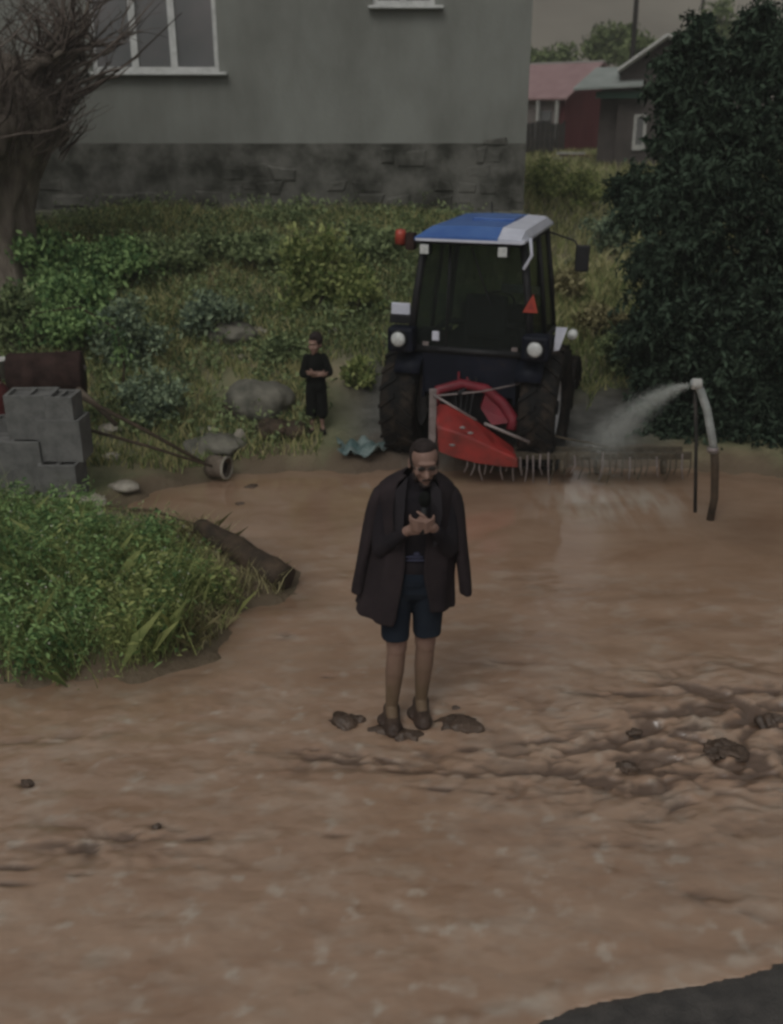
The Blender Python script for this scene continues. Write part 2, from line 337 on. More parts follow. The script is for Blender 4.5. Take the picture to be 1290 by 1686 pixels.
# ---------------------------------------------------------------- terrain
_px = [(200, 838), (262, 806), (330, 792), (400, 781), (480, 776), (560, 777), (640, 772), (760, 775), (900, 770), (1060, 768), (1180, 775), (1290, 788)]
shore = [onz(u, v) for u, v in _px]
pen = [onz(u, v) for u, v in [(0, 1128), (110, 1128), (250, 1118), (300, 1100), (350, 1072), (385, 1030), (410, 1000), (470, 988), (492, 968), (478, 945), (430, 915), (370, 893), (300, 868), (240, 850)]]
land = [(-40, 5.2), (-3.6, 5.4)] + [(p.x, p.y) for p in pen] + [(p.x, p.y) for p in shore] + [(6, 9.3), (60, 9.0), (400, 20), (400, 700), (-400, 700), (-400, 5.2)]
def sdist(X, Y):
    D = np.full(X.shape, 1e9); ins = np.zeros(X.shape, bool); n = len(land)
    for i in range(n):
        x0, y0 = land[i]; x1, y1 = land[(i + 1) % n]; ex, ey = x1 - x0, y1 - y0
        t = np.clip(((X - x0) * ex + (Y - y0) * ey) / (ex * ex + ey * ey), 0, 1)
        D = np.minimum(D, np.hypot(X - x0 - t * ex, Y - y0 - t * ey))
        if y0 != y1:
            c = ((y0 > Y) != (y1 > Y)) & (X < (x1 - x0) * (Y - y0) / (y1 - y0) + x0); ins ^= c
    return np.where(ins, D, -D)
def height(X, Y):
    X = np.asarray(X, float); Y = np.asarray(Y, float); d = sdist(X, Y); d = d + .13 * fbm(X * 3.5, Y * 3.5, 3) * np.exp(-(d / .5) ** 2)
    base = np.clip(d * .5, -.35, .10) + np.clip(d - .2, 0, 1.2) * .06
    Lp = np.interp(Y, [9.6, 10.4, 12, 13.4, 15, 16, 24, 60], [0, .12, .72, 1.15, 1.62, 1.80, 1.9, 2.4])
    Rp = np.interp(Y, [9.6, 11, 13, 16, 22, 40, 80], [0, .05, .42, 1.0, 1.45, 1.80, 2.4])
    w = sstep(.2, 2.2, X - (Y - 10) * .10)
    h = base + Lp * (1 - w) + Rp * w
    near = (Y < 4)
    rd = (Y - 2.99) * 1.12 - (X - .58) * .30           # >0: beyond the road edge
    h = np.where(Y < 5, np.clip(-rd * .22, -.35, -.30) - .01 - .04 * np.clip(-rd, 0, 4), h)
    far = sstep(60, 150, Y)
    h = h + fbm(X * .9, Y * .9, 4) * .07 * sstep(.1, 1.0, d) + fbm(X * .25, Y * .25, 2) * .12 * sstep(1, 3, d) * (Y > 10.5)
    return h
def hz(x, y): return float(height(np.array([x]), np.array([y]))[0])
def ong(u, v):
    """where the view through pixel (u,v) of the photo meets the terrain"""
    Ys = np.linspace(4, 90, 3000); a = ang(v); z = CAM_H - Ys * math.tan(a)
    X = (u - CX) / F * (Ys * math.cos(R(PITCH)) + (CAM_H - z) * math.sin(R(PITCH)))
    h = height(X, Ys); k = np.argmax(h >= z)
    return Vector((X[k], Ys[k], h[k]))
def nonuni(a, b, dense0, dense1, step, n):
    mid = np.arange(dense0, dense1, step); t = np.linspace(0, 1, n) ** 2.6
    return np.unique(np.concatenate([dense0 - (dense0 - a) * t, mid, dense1 + (b - dense1) * t]))
xs = nonuni(-400, 400, -7, 8, .07, 40); ys = nonuni(-40, 700, 2, 20, .07, 60)
X, Y, Fc = grid(xs, ys); Z = height(X, Y)
d = sdist(X, Y)
grav = sstep(-.75, -.1, X + .10 * (Y - 10)) * (1 - sstep(2.2, 3.4, X - .45 * (Y - 10))) * (1 - sstep(10.9, 13.0, Y + fbm(X, Y, 3) * .8)) * (Y > 9)
mudm = (1 - sstep(.05, .55, d + fbm(X * 2, Y * 2, 3) * .25)) * .85
raw('ground', np.stack([X, Y, Z], -1).reshape(-1, 3), Fc, M['ground'], smooth=True, attrs={'gravel': grav, 'mud': mudm}, kind='structure')

# hill behind the village
xs = np.linspace(-260, 320, 90); ys = np.linspace(120, 420, 50); X, Y, Fc = grid(xs, ys)
Z = 2.5 + 75 * sstep(115, 330, Y) + fbm(X * .015, Y * .015, 4) * 9 * sstep(130, 250, Y)
raw('hill', np.stack([X, Y, Z], -1).reshape(-1, 3), Fc, M['hill'], smooth=True, kind='structure')

# ---------------------------------------------------------------- flood water
def P2(u, v): p = onz(u, v); return p.x, p.y
def blob(X, Y, u, v, rx, ry, rot=0):
    x, y = P2(u, v); c, s = math.cos(rot), math.sin(rot); dx, dy = X - x, Y - y
    return np.exp(-(((dx * c + dy * s) / rx) ** 2 + ((-dx * s + dy * c) / ry) ** 2))
xs = np.concatenate([np.linspace(-60, -6, 25)[:-1], np.arange(-6, 6.5, .016), np.linspace(6.5, 60, 25)])
ys = np.concatenate([np.arange(1.6, 7.6, .014), np.arange(7.6, 12, .03)])
X, Y, Fc = grid(xs, ys)
flow = .12                                               # streaks lie nearly across the view
Xr = X + flow * Y; Yr = Y - flow * X
calm = sstep(7.1, 8.4, Y + .25 * X)
turb = blob(X, Y, 1090, 1250, .85, .50) + .9 * blob(X, Y, 1230, 1180, .6, .5) + .5 * blob(X, Y, 650, 1255, .7, .16, -.05) + .45 * blob(X, Y, 170, 1390, .7, .18)
turb = np.clip(turb, 0, 1.2)
ripple = 1 - sstep(5.2, 6.5, Y)
Z = fbm(Xr * 1.0, Yr * 2.2, 3, .45) * .012 * (1 - calm * .85) * (1 - .55 * ripple)
n1 = fbm(Xr * 2.2 + 5, Yr * 6.0, 4, .55); Z += (-np.sqrt(n1 * n1 + .04) + .35) * .024 * turb
wx, wy = fbm(X * 1.6, Y * 1.8, 2) * .35, fbm(X * 1.6 + 40, Y * 1.8, 2) * .35
n3 = fbm((X + wx) * 2.6 + 3, (Y + wy) * 4.2, 3, .5); Z += n3 * .026 * turb + fbm(Xr * 3 + 9, Yr * 6, 2, .4) * .005 * turb
Z += fbm(X * 3.4, Y * 3.8, 2, .5) * .007 * ripple + np.maximum(0, fbm(X * 9, Y * 10, 2, .5) - .1) * .005 * ripple
# ripple ring round the man's legs and pipe
for (u, v) in ((648, 1195), (695, 1178)):
    x, y = P2(u, v); r = np.hypot(X - x, (Y - y)); Z += .006 * np.cos(r * 38) * np.exp(-(r / .22) ** 2)
rd = (Y - 2.99) * 1.12 - (X - .58) * .30 + .06 * fbm(X * 3, Y * 3, 3)
edge = np.exp(-((rd - .10) / .05) ** 2)
Z += .005 * edge
nf = fbm(Xr * 2.6 + 30, Yr * 5 + 3, 5, .6); sp = fbm(X * 14 + 3, Y * 18, 3, .6)
foam_and_reflection = .24 * sstep(.0, 1.1, nf) * (1 - calm) + .6 * sstep(.25, .9, fbm(X * 8 + 3, Y * 9, 3, .55)) * ripple * (.3 + .7 * sstep(-.2, .4, fbm(X * 4 + 60, Y * 5, 3))) + .22 * sstep(.1, .8, fbm(X * 5 + 20, Y * 7, 4)) * (1 - calm) + .45 * edge * sstep(-.6, .3, fbm(X * 6, Y * 6, 3))
foam_and_reflection += .95 * np.clip(1.25 * blob(X, Y, 1015, 828, .62, .48), 0, 1) * np.clip(.60 + .95 * fbm(X * 7 + 2, Y * 1.6, 3), 0, 1) * (1 - .7 * np.exp(-((X - P2(1010, 830)[0]) / .05) ** 2)) + .25 * blob(X, Y, 620, 1010, .35, .12)  # pale streaked patch under the rake: a reflection painted into the water colour
foam_and_reflection += .22 * turb * sstep(.25, .8, n3 + .3 * fbm(X * 9, Y * 14, 2))
dark_tone = 1.0 * np.clip(turb, 0, 1) * sstep(.10, .55, -n3) + .8 * np.clip(turb, 0, 1) * sstep(.10, .45, n1 * .8 + .5 * fbm(Xr * 2.0 + 40, Yr * 7 + 2, 4)) + .10 * sstep(.2, .8, fbm(Xr * .8 + 7, Yr * 2.6, 4))  # darker colour in the wave troughs and broken bands
def streak(u, v, L, w, a, rot=0):
    global dark_tone
    dark_tone = dark_tone + 1.5 * a * blob(X, Y, u, v, L, w, rot) * sstep(-.55, .15, fbm(X * 6 + u, Y * 16 + v, 3))
for q in [(590, 1250, .30, .035, 1.1, -.12), (680, 1268, .28, .03, .8, -.05), (820, 1308, .07, .02, 1.2, -.15), (725, 1298, .14, .018, .8, -.1), (775, 1233, .07, .025, 1.0), (850, 1272, .28, .022, .7, .1),
          (1025, 1143, .22, .035, 1.0), (1190, 1133, .28, .035, 1.0, -.1), (915, 1218, .22, .022, .8, .12), (990, 1285, .22, .05, 1.0, -.3), (1090, 1272, .30, .03, 1.1, -.1),
          (1200, 1235, .2, .06, .9), (1270, 1190, .14, .12, .9), (1180, 1168, .25, .06, .6), (1030, 1250, .08, .05, 1.0), (1120, 1205, .18, .03, .7, .5), (20, 1428, .10, .02, 1.2), (15, 1455, .10, .018, .7), (120, 1392, .3, .05, .55, -.05),
          (230, 1375, .14, .05, .7), (260, 1362, .03, .03, .8), (325, 1380, .1, .02, .6), (45, 1290, .05, .03, .9), (140, 1440, .07, .012, .7), (550, 1375, .06, .02, .5), (470, 1045, .06, .05, .45), (540, 1115, .03, .03, .7),
          (1170, 1480, .3, .05, .35, -.5), (1010, 1390, .2, .03, .35), (830, 1090, .3, .05, .3), (905, 1375, .1, .1, .2), (510, 1235, .1, .03, .8), (60, 1220, .5, .05, .35, .2)]:
    streak(*q)
dark_tone += .55 * blob(X, Y, 790, 830, .5, .5) * .4 + .35 * blob(X, Y, 1230, 870, .5, .45) + .3 * (1 - sstep(.02, .35, -sdist(X, Y))) * (Y > 4)  # mower's reflection painted dark; also darker at the right and along the shore
Z = Z - .018 * np.clip(dark_tone, 0, 1) * (1 - calm)
# water runs out over the road edge
thin = sstep(-.02, .02, rd); Z = np.where(rd < 0, -.06 + 0 * Z, Z)
rough = .26 - .21 * calm + .06 * ripple
chop = .20 + .30 * ripple + .25 * turb - .14 * calm
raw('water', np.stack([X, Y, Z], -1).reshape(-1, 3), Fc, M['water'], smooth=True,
    attrs={'foam_and_reflection': np.clip(foam_and_reflection, 0, 1), 'dark_tone': np.clip(dark_tone, 0, .9), 'rough': rough, 'chop': np.clip(chop, .05, 1)}, kind='structure')
# wet asphalt road at the near right
xs = np.concatenate([np.linspace(-30, -2, 30)[:-1], np.arange(-2, 6, .04), np.linspace(6, 30, 30)]); ys = np.concatenate([np.linspace(-6, 1.2, 12)[:-1], np.arange(1.2, 5.5, .04), np.linspace(5.5, 12, 12)])
X, Y, Fc = grid(xs, ys); rd2 = (Y - 2.99) * 1.12 - (X - .58) * .30
Zr = np.where(rd2 > 0, np.clip(-rd2 * .35, -.28, 0), np.clip(-rd2 * .05, 0, .12)) + fbm(X * 2, Y * 2, 3) * .006 + fbm(X * 10, Y * 10, 2) * .002 + .004
keep = (rd2.ravel()[Fc] < .9).all(1)
raw('road', np.stack([X, Y, Zr], -1).reshape(-1, 3), Fc[keep], M['asphalt'], smooth=True, kind='structure')

# ---------------------------------------------------------------- vegetation helpers
def rnd_dirs(n):
    v = RNG.normal(size=(n, 3)); return v / np.linalg.norm(v, axis=1, keepdims=True)
def leaves(C, L, Wd, D=None, droop=0.0):
    """rhombic leaves at points C, length L, width Wd, along directions D"""
    n = len(C); L = np.broadcast_to(L, (n,))[:, None]; Wd = np.broadcast_to(Wd, (n,))[:, None]
    D = rnd_dirs(n) if D is None else D / np.linalg.norm(D, axis=1, keepdims=True)
    S2 = np.cross(D, rnd_dirs(n)); S2 /= np.linalg.norm(S2, axis=1, keepdims=True) + 1e-9
    mid = C + D * L * .45; tip = C + D * L; tip[:, 2] -= (L[:, 0]) * droop
    V = np.stack([C, mid + S2 * Wd * .5, tip, mid - S2 * Wd * .5], 1).reshape(-1, 3)
    return V, np.arange(n * 4).reshape(n, 4)
def blades(C, H, Wd, lean=.35):
    n = len(C); a = RNG.uniform(0, 2 * np.pi, n); ln = RNG.uniform(.2, 1, n) * lean * H; dx = np.stack([np.cos(a), np.sin(a), 0 * a], 1)
    b = RNG.uniform(0, 2 * np.pi, n); s = np.stack([np.cos(b), np.sin(b), 0 * b], 1) * np.broadcast_to(Wd, (n,))[:, None] * .5
    up = np.array([0, 0, 1.0]); H = H[:, None]; ln = ln[:, None]
    V = np.stack([C - s, C + s, C + up * H * .55 + dx * ln * .35 + s * .8, C + up * H * .95 + dx * ln, C + up * H * .55 + dx * ln * .35 - s * .8], 1).reshape(-1, 3)
    return V, np.arange(n * 5).reshape(n, 5)
def clump_pts(n, c, r, shell=.55, up=0, lumps=9, lr=.42):
    """leaf points spread in lumps through an ellipsoid"""
    q = rnd_dirs(lumps) * (RNG.uniform(.35, .95, (lumps, 1))); k = RNG.integers(0, lumps, n)
    p = q[k] + RNG.normal(size=(n, 3)) * lr * .45
    p[:, 2] = np.maximum(p[:, 2], -.95)
    return np.array(c) + p * np.array(r)
def stems(c, r, n=6, th=.012, base=None):
    mb = MB(); base = Vector(base if base is not None else (c[0], c[1], c[2] - r[2]))
    for i in range(n):
        q = Vector(c) + Vector((random.uniform(-.7, .7) * r[0], random.uniform(-.7, .7) * r[1], random.uniform(0, .7) * r[2]))
        m = (base + q) / 2 + Vector((random.uniform(-.1, .1), random.uniform(-.1, .1), .05)) * r[0]
        mb.tube([base + Vector((random.uniform(-.1, .1) * r[0], random.uniform(-.1, .1) * r[1], -.05)), m, q], [th, th * .7, th * .3], 5)
    return mb
def shrub(u, v, w, h, m, label, group, n=2500, L=.09, name='shrub', cat='shrub', Y=None, twigs=True, dry=False):
    g = ong(u, v) if Y is None else at(u, v, Y)
    pm = F / (g.y * math.cos(R(PITCH)) + (CAM_H - g.z) * math.sin(R(PITCH)))
    rx = w / pm / 2; H = h / pm
    t = empty(name, g, label=label, cat=cat, group=group)
    pts = clump_pts(n, (0, 0, H * .52), (rx, rx * .8, H * .5), lumps=16)
    D = rnd_dirs(n); D[:, 2] += .35
    V, Fq = leaves(pts, RNG.uniform(.6, 1.3, n) * L, RNG.uniform(.35, .55, n) * L, D)
    raw('foliage', V, Fq, m, t); stems((0, 0, H * .5), (rx, rx * .8, H * .5), 8, .011, (0, 0, 0)).build('stem', M['twig'], t)
    return t

# ---------------------------------------------------------------- grey house
HY = 16.0
house = empty('grey_house', (-3.5, HY, 1.7), label='large grey plastered house on a dark stone base above the bank', cat='house')
def hx(x): return x + 3.5
zz = lambda z: z - 1.7
w = MB()
XL, XR = -10.0, 2.02
wins = [(-4.38, -2.52, 3.93, 5.35), (-.27, .62, 4.80, 5.9)]
cuts = sorted({XL, XR} | {a for q in wins for a in q[:2]}); zc = sorted({2.95, 6.6} | {a for q in wins for a in q[2:]})
for i in range(len(cuts) - 1):                           # front wall with real openings
    for j in range(len(zc) - 1):
        xm, zm = (cuts[i] + cuts[i + 1]) / 2, (zc[j] + zc[j + 1]) / 2
        if any(a < xm < b and c < zm < e for a, b, c, e in wins): continue
        w.box((hx(cuts[i]), 0, zz(zc[j])), (hx(cuts[i + 1]), .3, zz(zc[j + 1])))
w.box((hx(XL), .302, zz(1.2)), (hx(XL) + .3, 8, zz(6.6))); w.box((hx(XR) - .3, .302, zz(1.2)), (hx(XR), 8, zz(6.6))); w.box((hx(XL) + .302, 7.7, zz(1.2)), (hx(XR) - .302, 8, zz(6.6)))
w.build('wall', M['plaster'], house)
rf = MB(); rf.prism([(hx(XL) - .5, zz(6.6)), (hx(XR) + .5, zz(6.6)), (hx((XL + XR) / 2), zz(8.6))], 'y', -.5, 8.5); rf.build('roof', M['rust'], house)
sb = MB(); sb.box((hx(XL), -.02, zz(1.1)), (hx(XR), .29, zz(2.949)))
mb = sb; zr = 1.45
while zr < 2.9:
    hr = random.uniform(.16, .30); x = XL + random.uniform(0, .2)
    while x < XR - .1:
        ww = random.uniform(.2, .62); x1 = min(x + ww, XR - .01)
        if x1 - x > .08 and random.random() < (.50 if zr < 2.3 else .26):
            dj = lambda s=.05: random.uniform(-s, s)
            y0 = -.030 - random.uniform(0, .022); zo = random.uniform(-.05, .05); z0, z1 = zr + .012 + zo, min(zr + hr - .008 + zo * .6, 3.02)
            vs = [(hx(x + .012) + dj(), y0 + .03, zz(z0) + dj(.01)), (hx(x1 - .01) + dj(), y0 + .03, zz(z0) + dj(.01)), (hx(x1 - .01) + dj(), y0 + .03, zz(z1) + dj()), (hx(x + .012) + dj(), y0 + .03, zz(z1) + dj())]
            c = [sum(p[i] for p in vs) / 4 for i in range(3)]
            inn = [(c[0] + (p[0] - c[0]) * .78, y0 + dj(.008), c[2] + (p[2] - c[2]) * .74) for p in vs]
            bk = [(p[0], .02, p[2]) for p in vs]
            mb.add(vs + inn + bk, [(4, 5, 6, 7), (0, 1, 5, 4), (1, 2, 6, 5), (2, 3, 7, 6), (3, 0, 4, 7), (1, 0, 8, 9), (2, 1, 9, 10), (3, 2, 10, 11), (0, 3, 11, 8)])
        x = x1
    zr += hr
mb.build('stone_base', M['mortar'], house)
ap = MB(); nx = 60                                      # rough ledge along the foot of the base
for i in range(nx):
    x0 = XL + (XR - XL) * i / nx; x1 = XL + (XR - XL) * (i + 1) / nx - .004; y = -.30 + random.uniform(-.03, .03); z = 1.95 + .04 * math.sin(i * .35) + random.uniform(-.012, .012)
    ap.box((hx(x0), y, zz(1.2)), (hx(x1), -.10, zz(z)), c=.01)
ap.build('ledge', M['ledge'], house)
def window(a, b, c, e, mull):
    f = MB(); t = .07
    f.box((hx(a), .06, zz(c)), (hx(b), .13, zz(c) + t)); f.box((hx(a), .06, zz(e) - t), (hx(b), .13, zz(e)))
    f.box((hx(a), .06, zz(c) + t), (hx(a) + t, .13, zz(e) - t)); f.box((hx(b) - t, .06, zz(c) + t), (hx(b), .13, zz(e) - t))
    for q in mull: f.box((hx(q) - .05, .055, zz(c) + t), (hx(q) + .05, .132, zz(e) - t))
    fo = f.build('window', M['pvc'], house)
    MB().box((hx(a) - .06, -.13, zz(c) - .045), (hx(b) + .12, .059, zz(c) - .002), c=.008).build('sill', M['pvc'], fo)
    MB().box((hx(a) + .03, .09, zz(c) + .03), (hx(b) - .03, .10, zz(e) - .03)).build('pane', M['glass'], fo)
    return fo
w1 = window(*wins[0], [-3.75, -3.18]); window(*wins[1], [.17])
cv = MB(); n = 26                                       # bunched curtain in the middle light
for i in range(n):
    x = hx(-3.70 + .42 * i / n); y = .055 - .012 * math.sin(i * 1.9)
    zt, zb2 = zz(5.30), zz(4.0 + .0 * i)
    cv.add([(x, y, zb2), (x + .42 / n, .055 - .012 * math.sin((i + 1) * 1.9), zb2), (x + .42 / n, .055 - .012 * math.sin((i + 1) * 1.9), zt), (x, y, zt)], [(0, 1, 2, 3)], True)

# ---------------------------------------------------------------- distant houses
def distant():
    # red house: ridge runs away to the left, red gable end faces right-front
    g = at(975, 255, 39.0); h = empty('red_house', (g.x, 39.2, g.z), R(-45), label='small house with dark red wall and faded pink tin roof', cat='house')
    zr = at(980, 101, 39.2).z - g.z; ze = at(910, 155, 39.2).z - g.z; Wd = 2.0; Lr = 3.6
    wl = MB(); wl.prism([(-Wd + .2, -.6), (Wd - .2, -.6), (Wd - .2, ze + .05), (0, zr - .12), (-Wd + .2, ze + .05)], 'y', 0, Lr)   # local x: across, y: ridge
    # local frame: rotated so +y runs back-left
    h.rotation_euler = (0, 0, R(45)); wl.build('wall', M['red_wall'], h)
    r = MB()
    for s in (-1, 1):
        r.add([(0, -.3, zr), (s * (Wd + .15), -.3, ze - .12), (s * (Wd + .15), Lr + .3, ze - .12), (0, Lr + .3, zr), (0, -.3, zr - .07), (s * (Wd + .15), -.3, ze - .19), (s * (Wd + .15), Lr + .3, ze - .19), (0, Lr + .3, zr - .07)],
              [(0, 1, 2, 3), (4, 7, 6, 5), (0, 4, 5, 1), (1, 5, 6, 2), (2, 6, 7, 3)])
    r.build('roof', M['red_roof'], h)
    r2 = MB().box((-.06, -.32, zr - .02), (.06, Lr + .32, zr + .03)); r2.build('ridge_cap', M['white_trim'], h)
    pw = MB().box((-Wd + .14, .35, .3), (-Wd + .19, Lr - .05, ze - .02)); pw.build('side_wall', M['pale_wall'], h)
    for y in (.12, .95):
        MB().box((-Wd - .12, y - .05, .6), (-Wd - .03, y + .05, ze - .2)).build('porch_post', M['white_trim'], h)
    f = MB().box((-Wd + .08, .5, .9), (-Wd + .13, 1.0, 1.5)); f.build('window', M['glass'], h)
    d = MB().box((.5, -.05, -.2), (1.2, -.005, 1.5)).build('door', M['darkred'], h)
    # dark fence before it
    a = at(855, 240, 36.5); b = at(915, 246, 36.5)
    fe = empty('board_fence', ((a.x + b.x) / 2, 36.5, a.z - .3), label='low dark board fence left of the red wall', cat='fence')
    fb = MB(); n = 11; L = b.x - a.x + .6
    for i in range(n): fb.box((-L / 2 + i * L / n, random.uniform(0, .01), .1), (-L / 2 + (i + .93) * L / n, .03, 1.05 + random.uniform(-.06, .06)))
    fb.build('boards', M['dark_board'], fe)
    for s in (-1, 0, 1): MB().box((s * L / 2 * .95 - .05, .035, 0), (s * L / 2 * .95 + .05, .12, 1.1)).build('post', M['dark_board'], fe)
    # grey roofed house: gable faces us, lean-to on its left
    Yh = 30.0; base = at(1060, 262, Yh); h = empty('dark_walled_house', (base.x, Yh, base.z), R(-13), label='dark walled house with pale grey green roof behind the big tree', cat='house')
    X_ = lambda u: at(u, 140, Yh).x - base.x; Z_ = lambda v: at(1000, v, Yh).z - base.z
    x0, x1, xm = X_(1022), X_(1190), X_(1092)
    wl = MB().prism([(x0, -.6), (x1, -.6), (x1, Z_(118)), (xm, Z_(66)), (x0, Z_(118))], 'y', 0, 4); wl.build('wall', M['dim_wall'], h)
    wx = MB().prism([(X_(992), -.6), (x0 - .003, -.6), (x0 - .003, Z_(135)), (X_(992), Z_(146))], 'y', .3, 3); wx.build('side_room', M['dim_wall'], h)
    r = MB(); T = .06
    for (xa, za, xb, zb) in ((xm, Z_(58), X_(1018), Z_(115)), (xm, Z_(58), X_(1200), Z_(122))):
        r.add([(xa, -.35, za), (xb, -.35, zb), (xb, 4.3, zb), (xa, 4.3, za), (xa, -.35, za - T), (xb, -.35, zb - T), (xb, 4.3, zb - T), (xa, 4.3, za - T)], [(0, 1, 2, 3), (4, 7, 6, 5), (0, 4, 5, 1), (1, 5, 6, 2), (2, 6, 7, 3), (3, 7, 4, 0)])
    r.build('roof', M['grey_roof'], h)
    # verge boards
    v = MB(); v.tube([(xm, -.38, Z_(58) - .02), (X_(1018), -.38, Z_(115) - .02)], .06, 4); v.tube([(xm, -.38, Z_(58) - .02), (X_(1200), -.38, Z_(122) - .02)], .06, 4); v.build('verge_board', M['white_trim'], h)
    q = MB(); za, zb = Z_(106), Z_(142)
    q.add([(X_(978), 1.6, za), (X_(1060), 1.6, za), (X_(1060), -.5, zb + .05), (X_(948), -.5, zb - .04), (X_(978), 1.6, za - .06), (X_(1060), 1.6, za - .06), (X_(1060), -.5, zb - .01), (X_(948), -.5, zb - .10)],
          [(0, 1, 2, 3), (4, 7, 6, 5), (3, 2, 6, 7), (0, 3, 7, 4), (1, 0, 4, 5), (2, 1, 5, 6)])
    q.build('porch_roof', M['grey_roof'], h)
    MB().box((X_(985), -.30, zb - .30), (X_(1060), -.22, zb - .12)).build('eave_board', M['green_trim'], h)
    f = MB(); a0, a1, c0, c1 = X_(1050), X_(1071), Z_(247), Z_(188)
    f.box((a0, -.06, c0), (a0 + .08, -.003, c1)); f.box((a1 - .08, -.06, c0), (a1, -.003, c1)); f.box((a0 + .08, -.06, c0), (a1 - .08, -.003, c0 + .14)); f.box((a0 + .08, -.06, c1 - .06), (a1 - .08, -.003, c1))
    fo = f.build('window', M['white_trim'], h); MB().box((a0 + .08, -.03, c0 + .14), (a1 - .08, -.004, c1 - .06)).build('pane', M['glass'], fo)
    # loose boards by the red house
    b = at(945, 262, 34); pl = empty('board_pile', (b.x, 34, b.z - .05), R(-8), label='small heap of pale boards lying below the red wall', cat='boards')
    for i, (dx, dz, rz, L) in enumerate([(0, .05, .1, 1.2), (.1, .13, -.15, 1.1), (-.1, .2, .05, .9), (.55, .05, .9, .7)]):
        MB().box((-L / 2, -.08, 0), (L / 2, .08, .06), c=.006).build('board', [M['white_trim'], M['red_wall'], M['white_trim'], M['white_trim']][i], pl, loc=(dx, .02 * i, dz), rz=rz)
    # utility poles
    for (u, Yp, hh, lab) in ((1036, 33, 5.2, 'thin dark utility pole rising left of the pale gable'), (1143, 46, 6.0, 'thin dark utility pole showing above the big tree')):
        p = at(u, 150, Yp); gz = hz(p.x, Yp); t = empty('utility_pole', (p.x, Yp, gz - .2), label=lab, cat='pole', group='utility poles behind the houses')
        MB().tube([(0, 0, 0), (.02, 0, 4), (-.03, 0, hh + 2.2)], [.085, .075, .06], 8).build('pole', M['pole'], t)
        MB().box((-.6, -.05, hh + 1.7), (.6, .05, hh + 1.8)).build('crossarm', M['pole'], t)
        for s in (-.5, .5): MB().tube([(s, 0, hh + 1.8), (s, 0, hh + 1.95)], .035, 6).build('insulator', M['white_trim'], t)
distant()

# ---------------------------------------------------------------- trees
def branchy(mb, p, d, r, L, depth, gnarl=.25, out=None, up=.1, split=(2, 3)):
    n = 4; pts = [Vector(p)]; rad = [r]; d = Vector(d).normalized()
    for i in range(n):
        d = (d + Vector((random.uniform(-1, 1), random.uniform(-1, 1), random.uniform(-1, 1))) * gnarl + Vector((0, 0, up * .3))).normalized()
        pts.append(pts[-1] + d * L / n); rad.append(r * (1 - .45 * (i + 1) / n))
    mb.tube(pts, rad, 10 if r > .08 else (6 if r > .02 else 4), cap=True)
    if out is not None: out.append((pts[-1], r))
    if depth > 0:
        for k in range(random.randint(*split)):
            q = random.choice(pts[2:]); dd = (d + Vector((random.uniform(-1, 1), random.uniform(-1, 1), random.uniform(-.5, 1))) * .8).normalized()
            branchy(mb, q, dd, rad[-1] * random.uniform(.55, .9), L * random.uniform(.6, .85), depth - 1, gnarl, out, up, split)
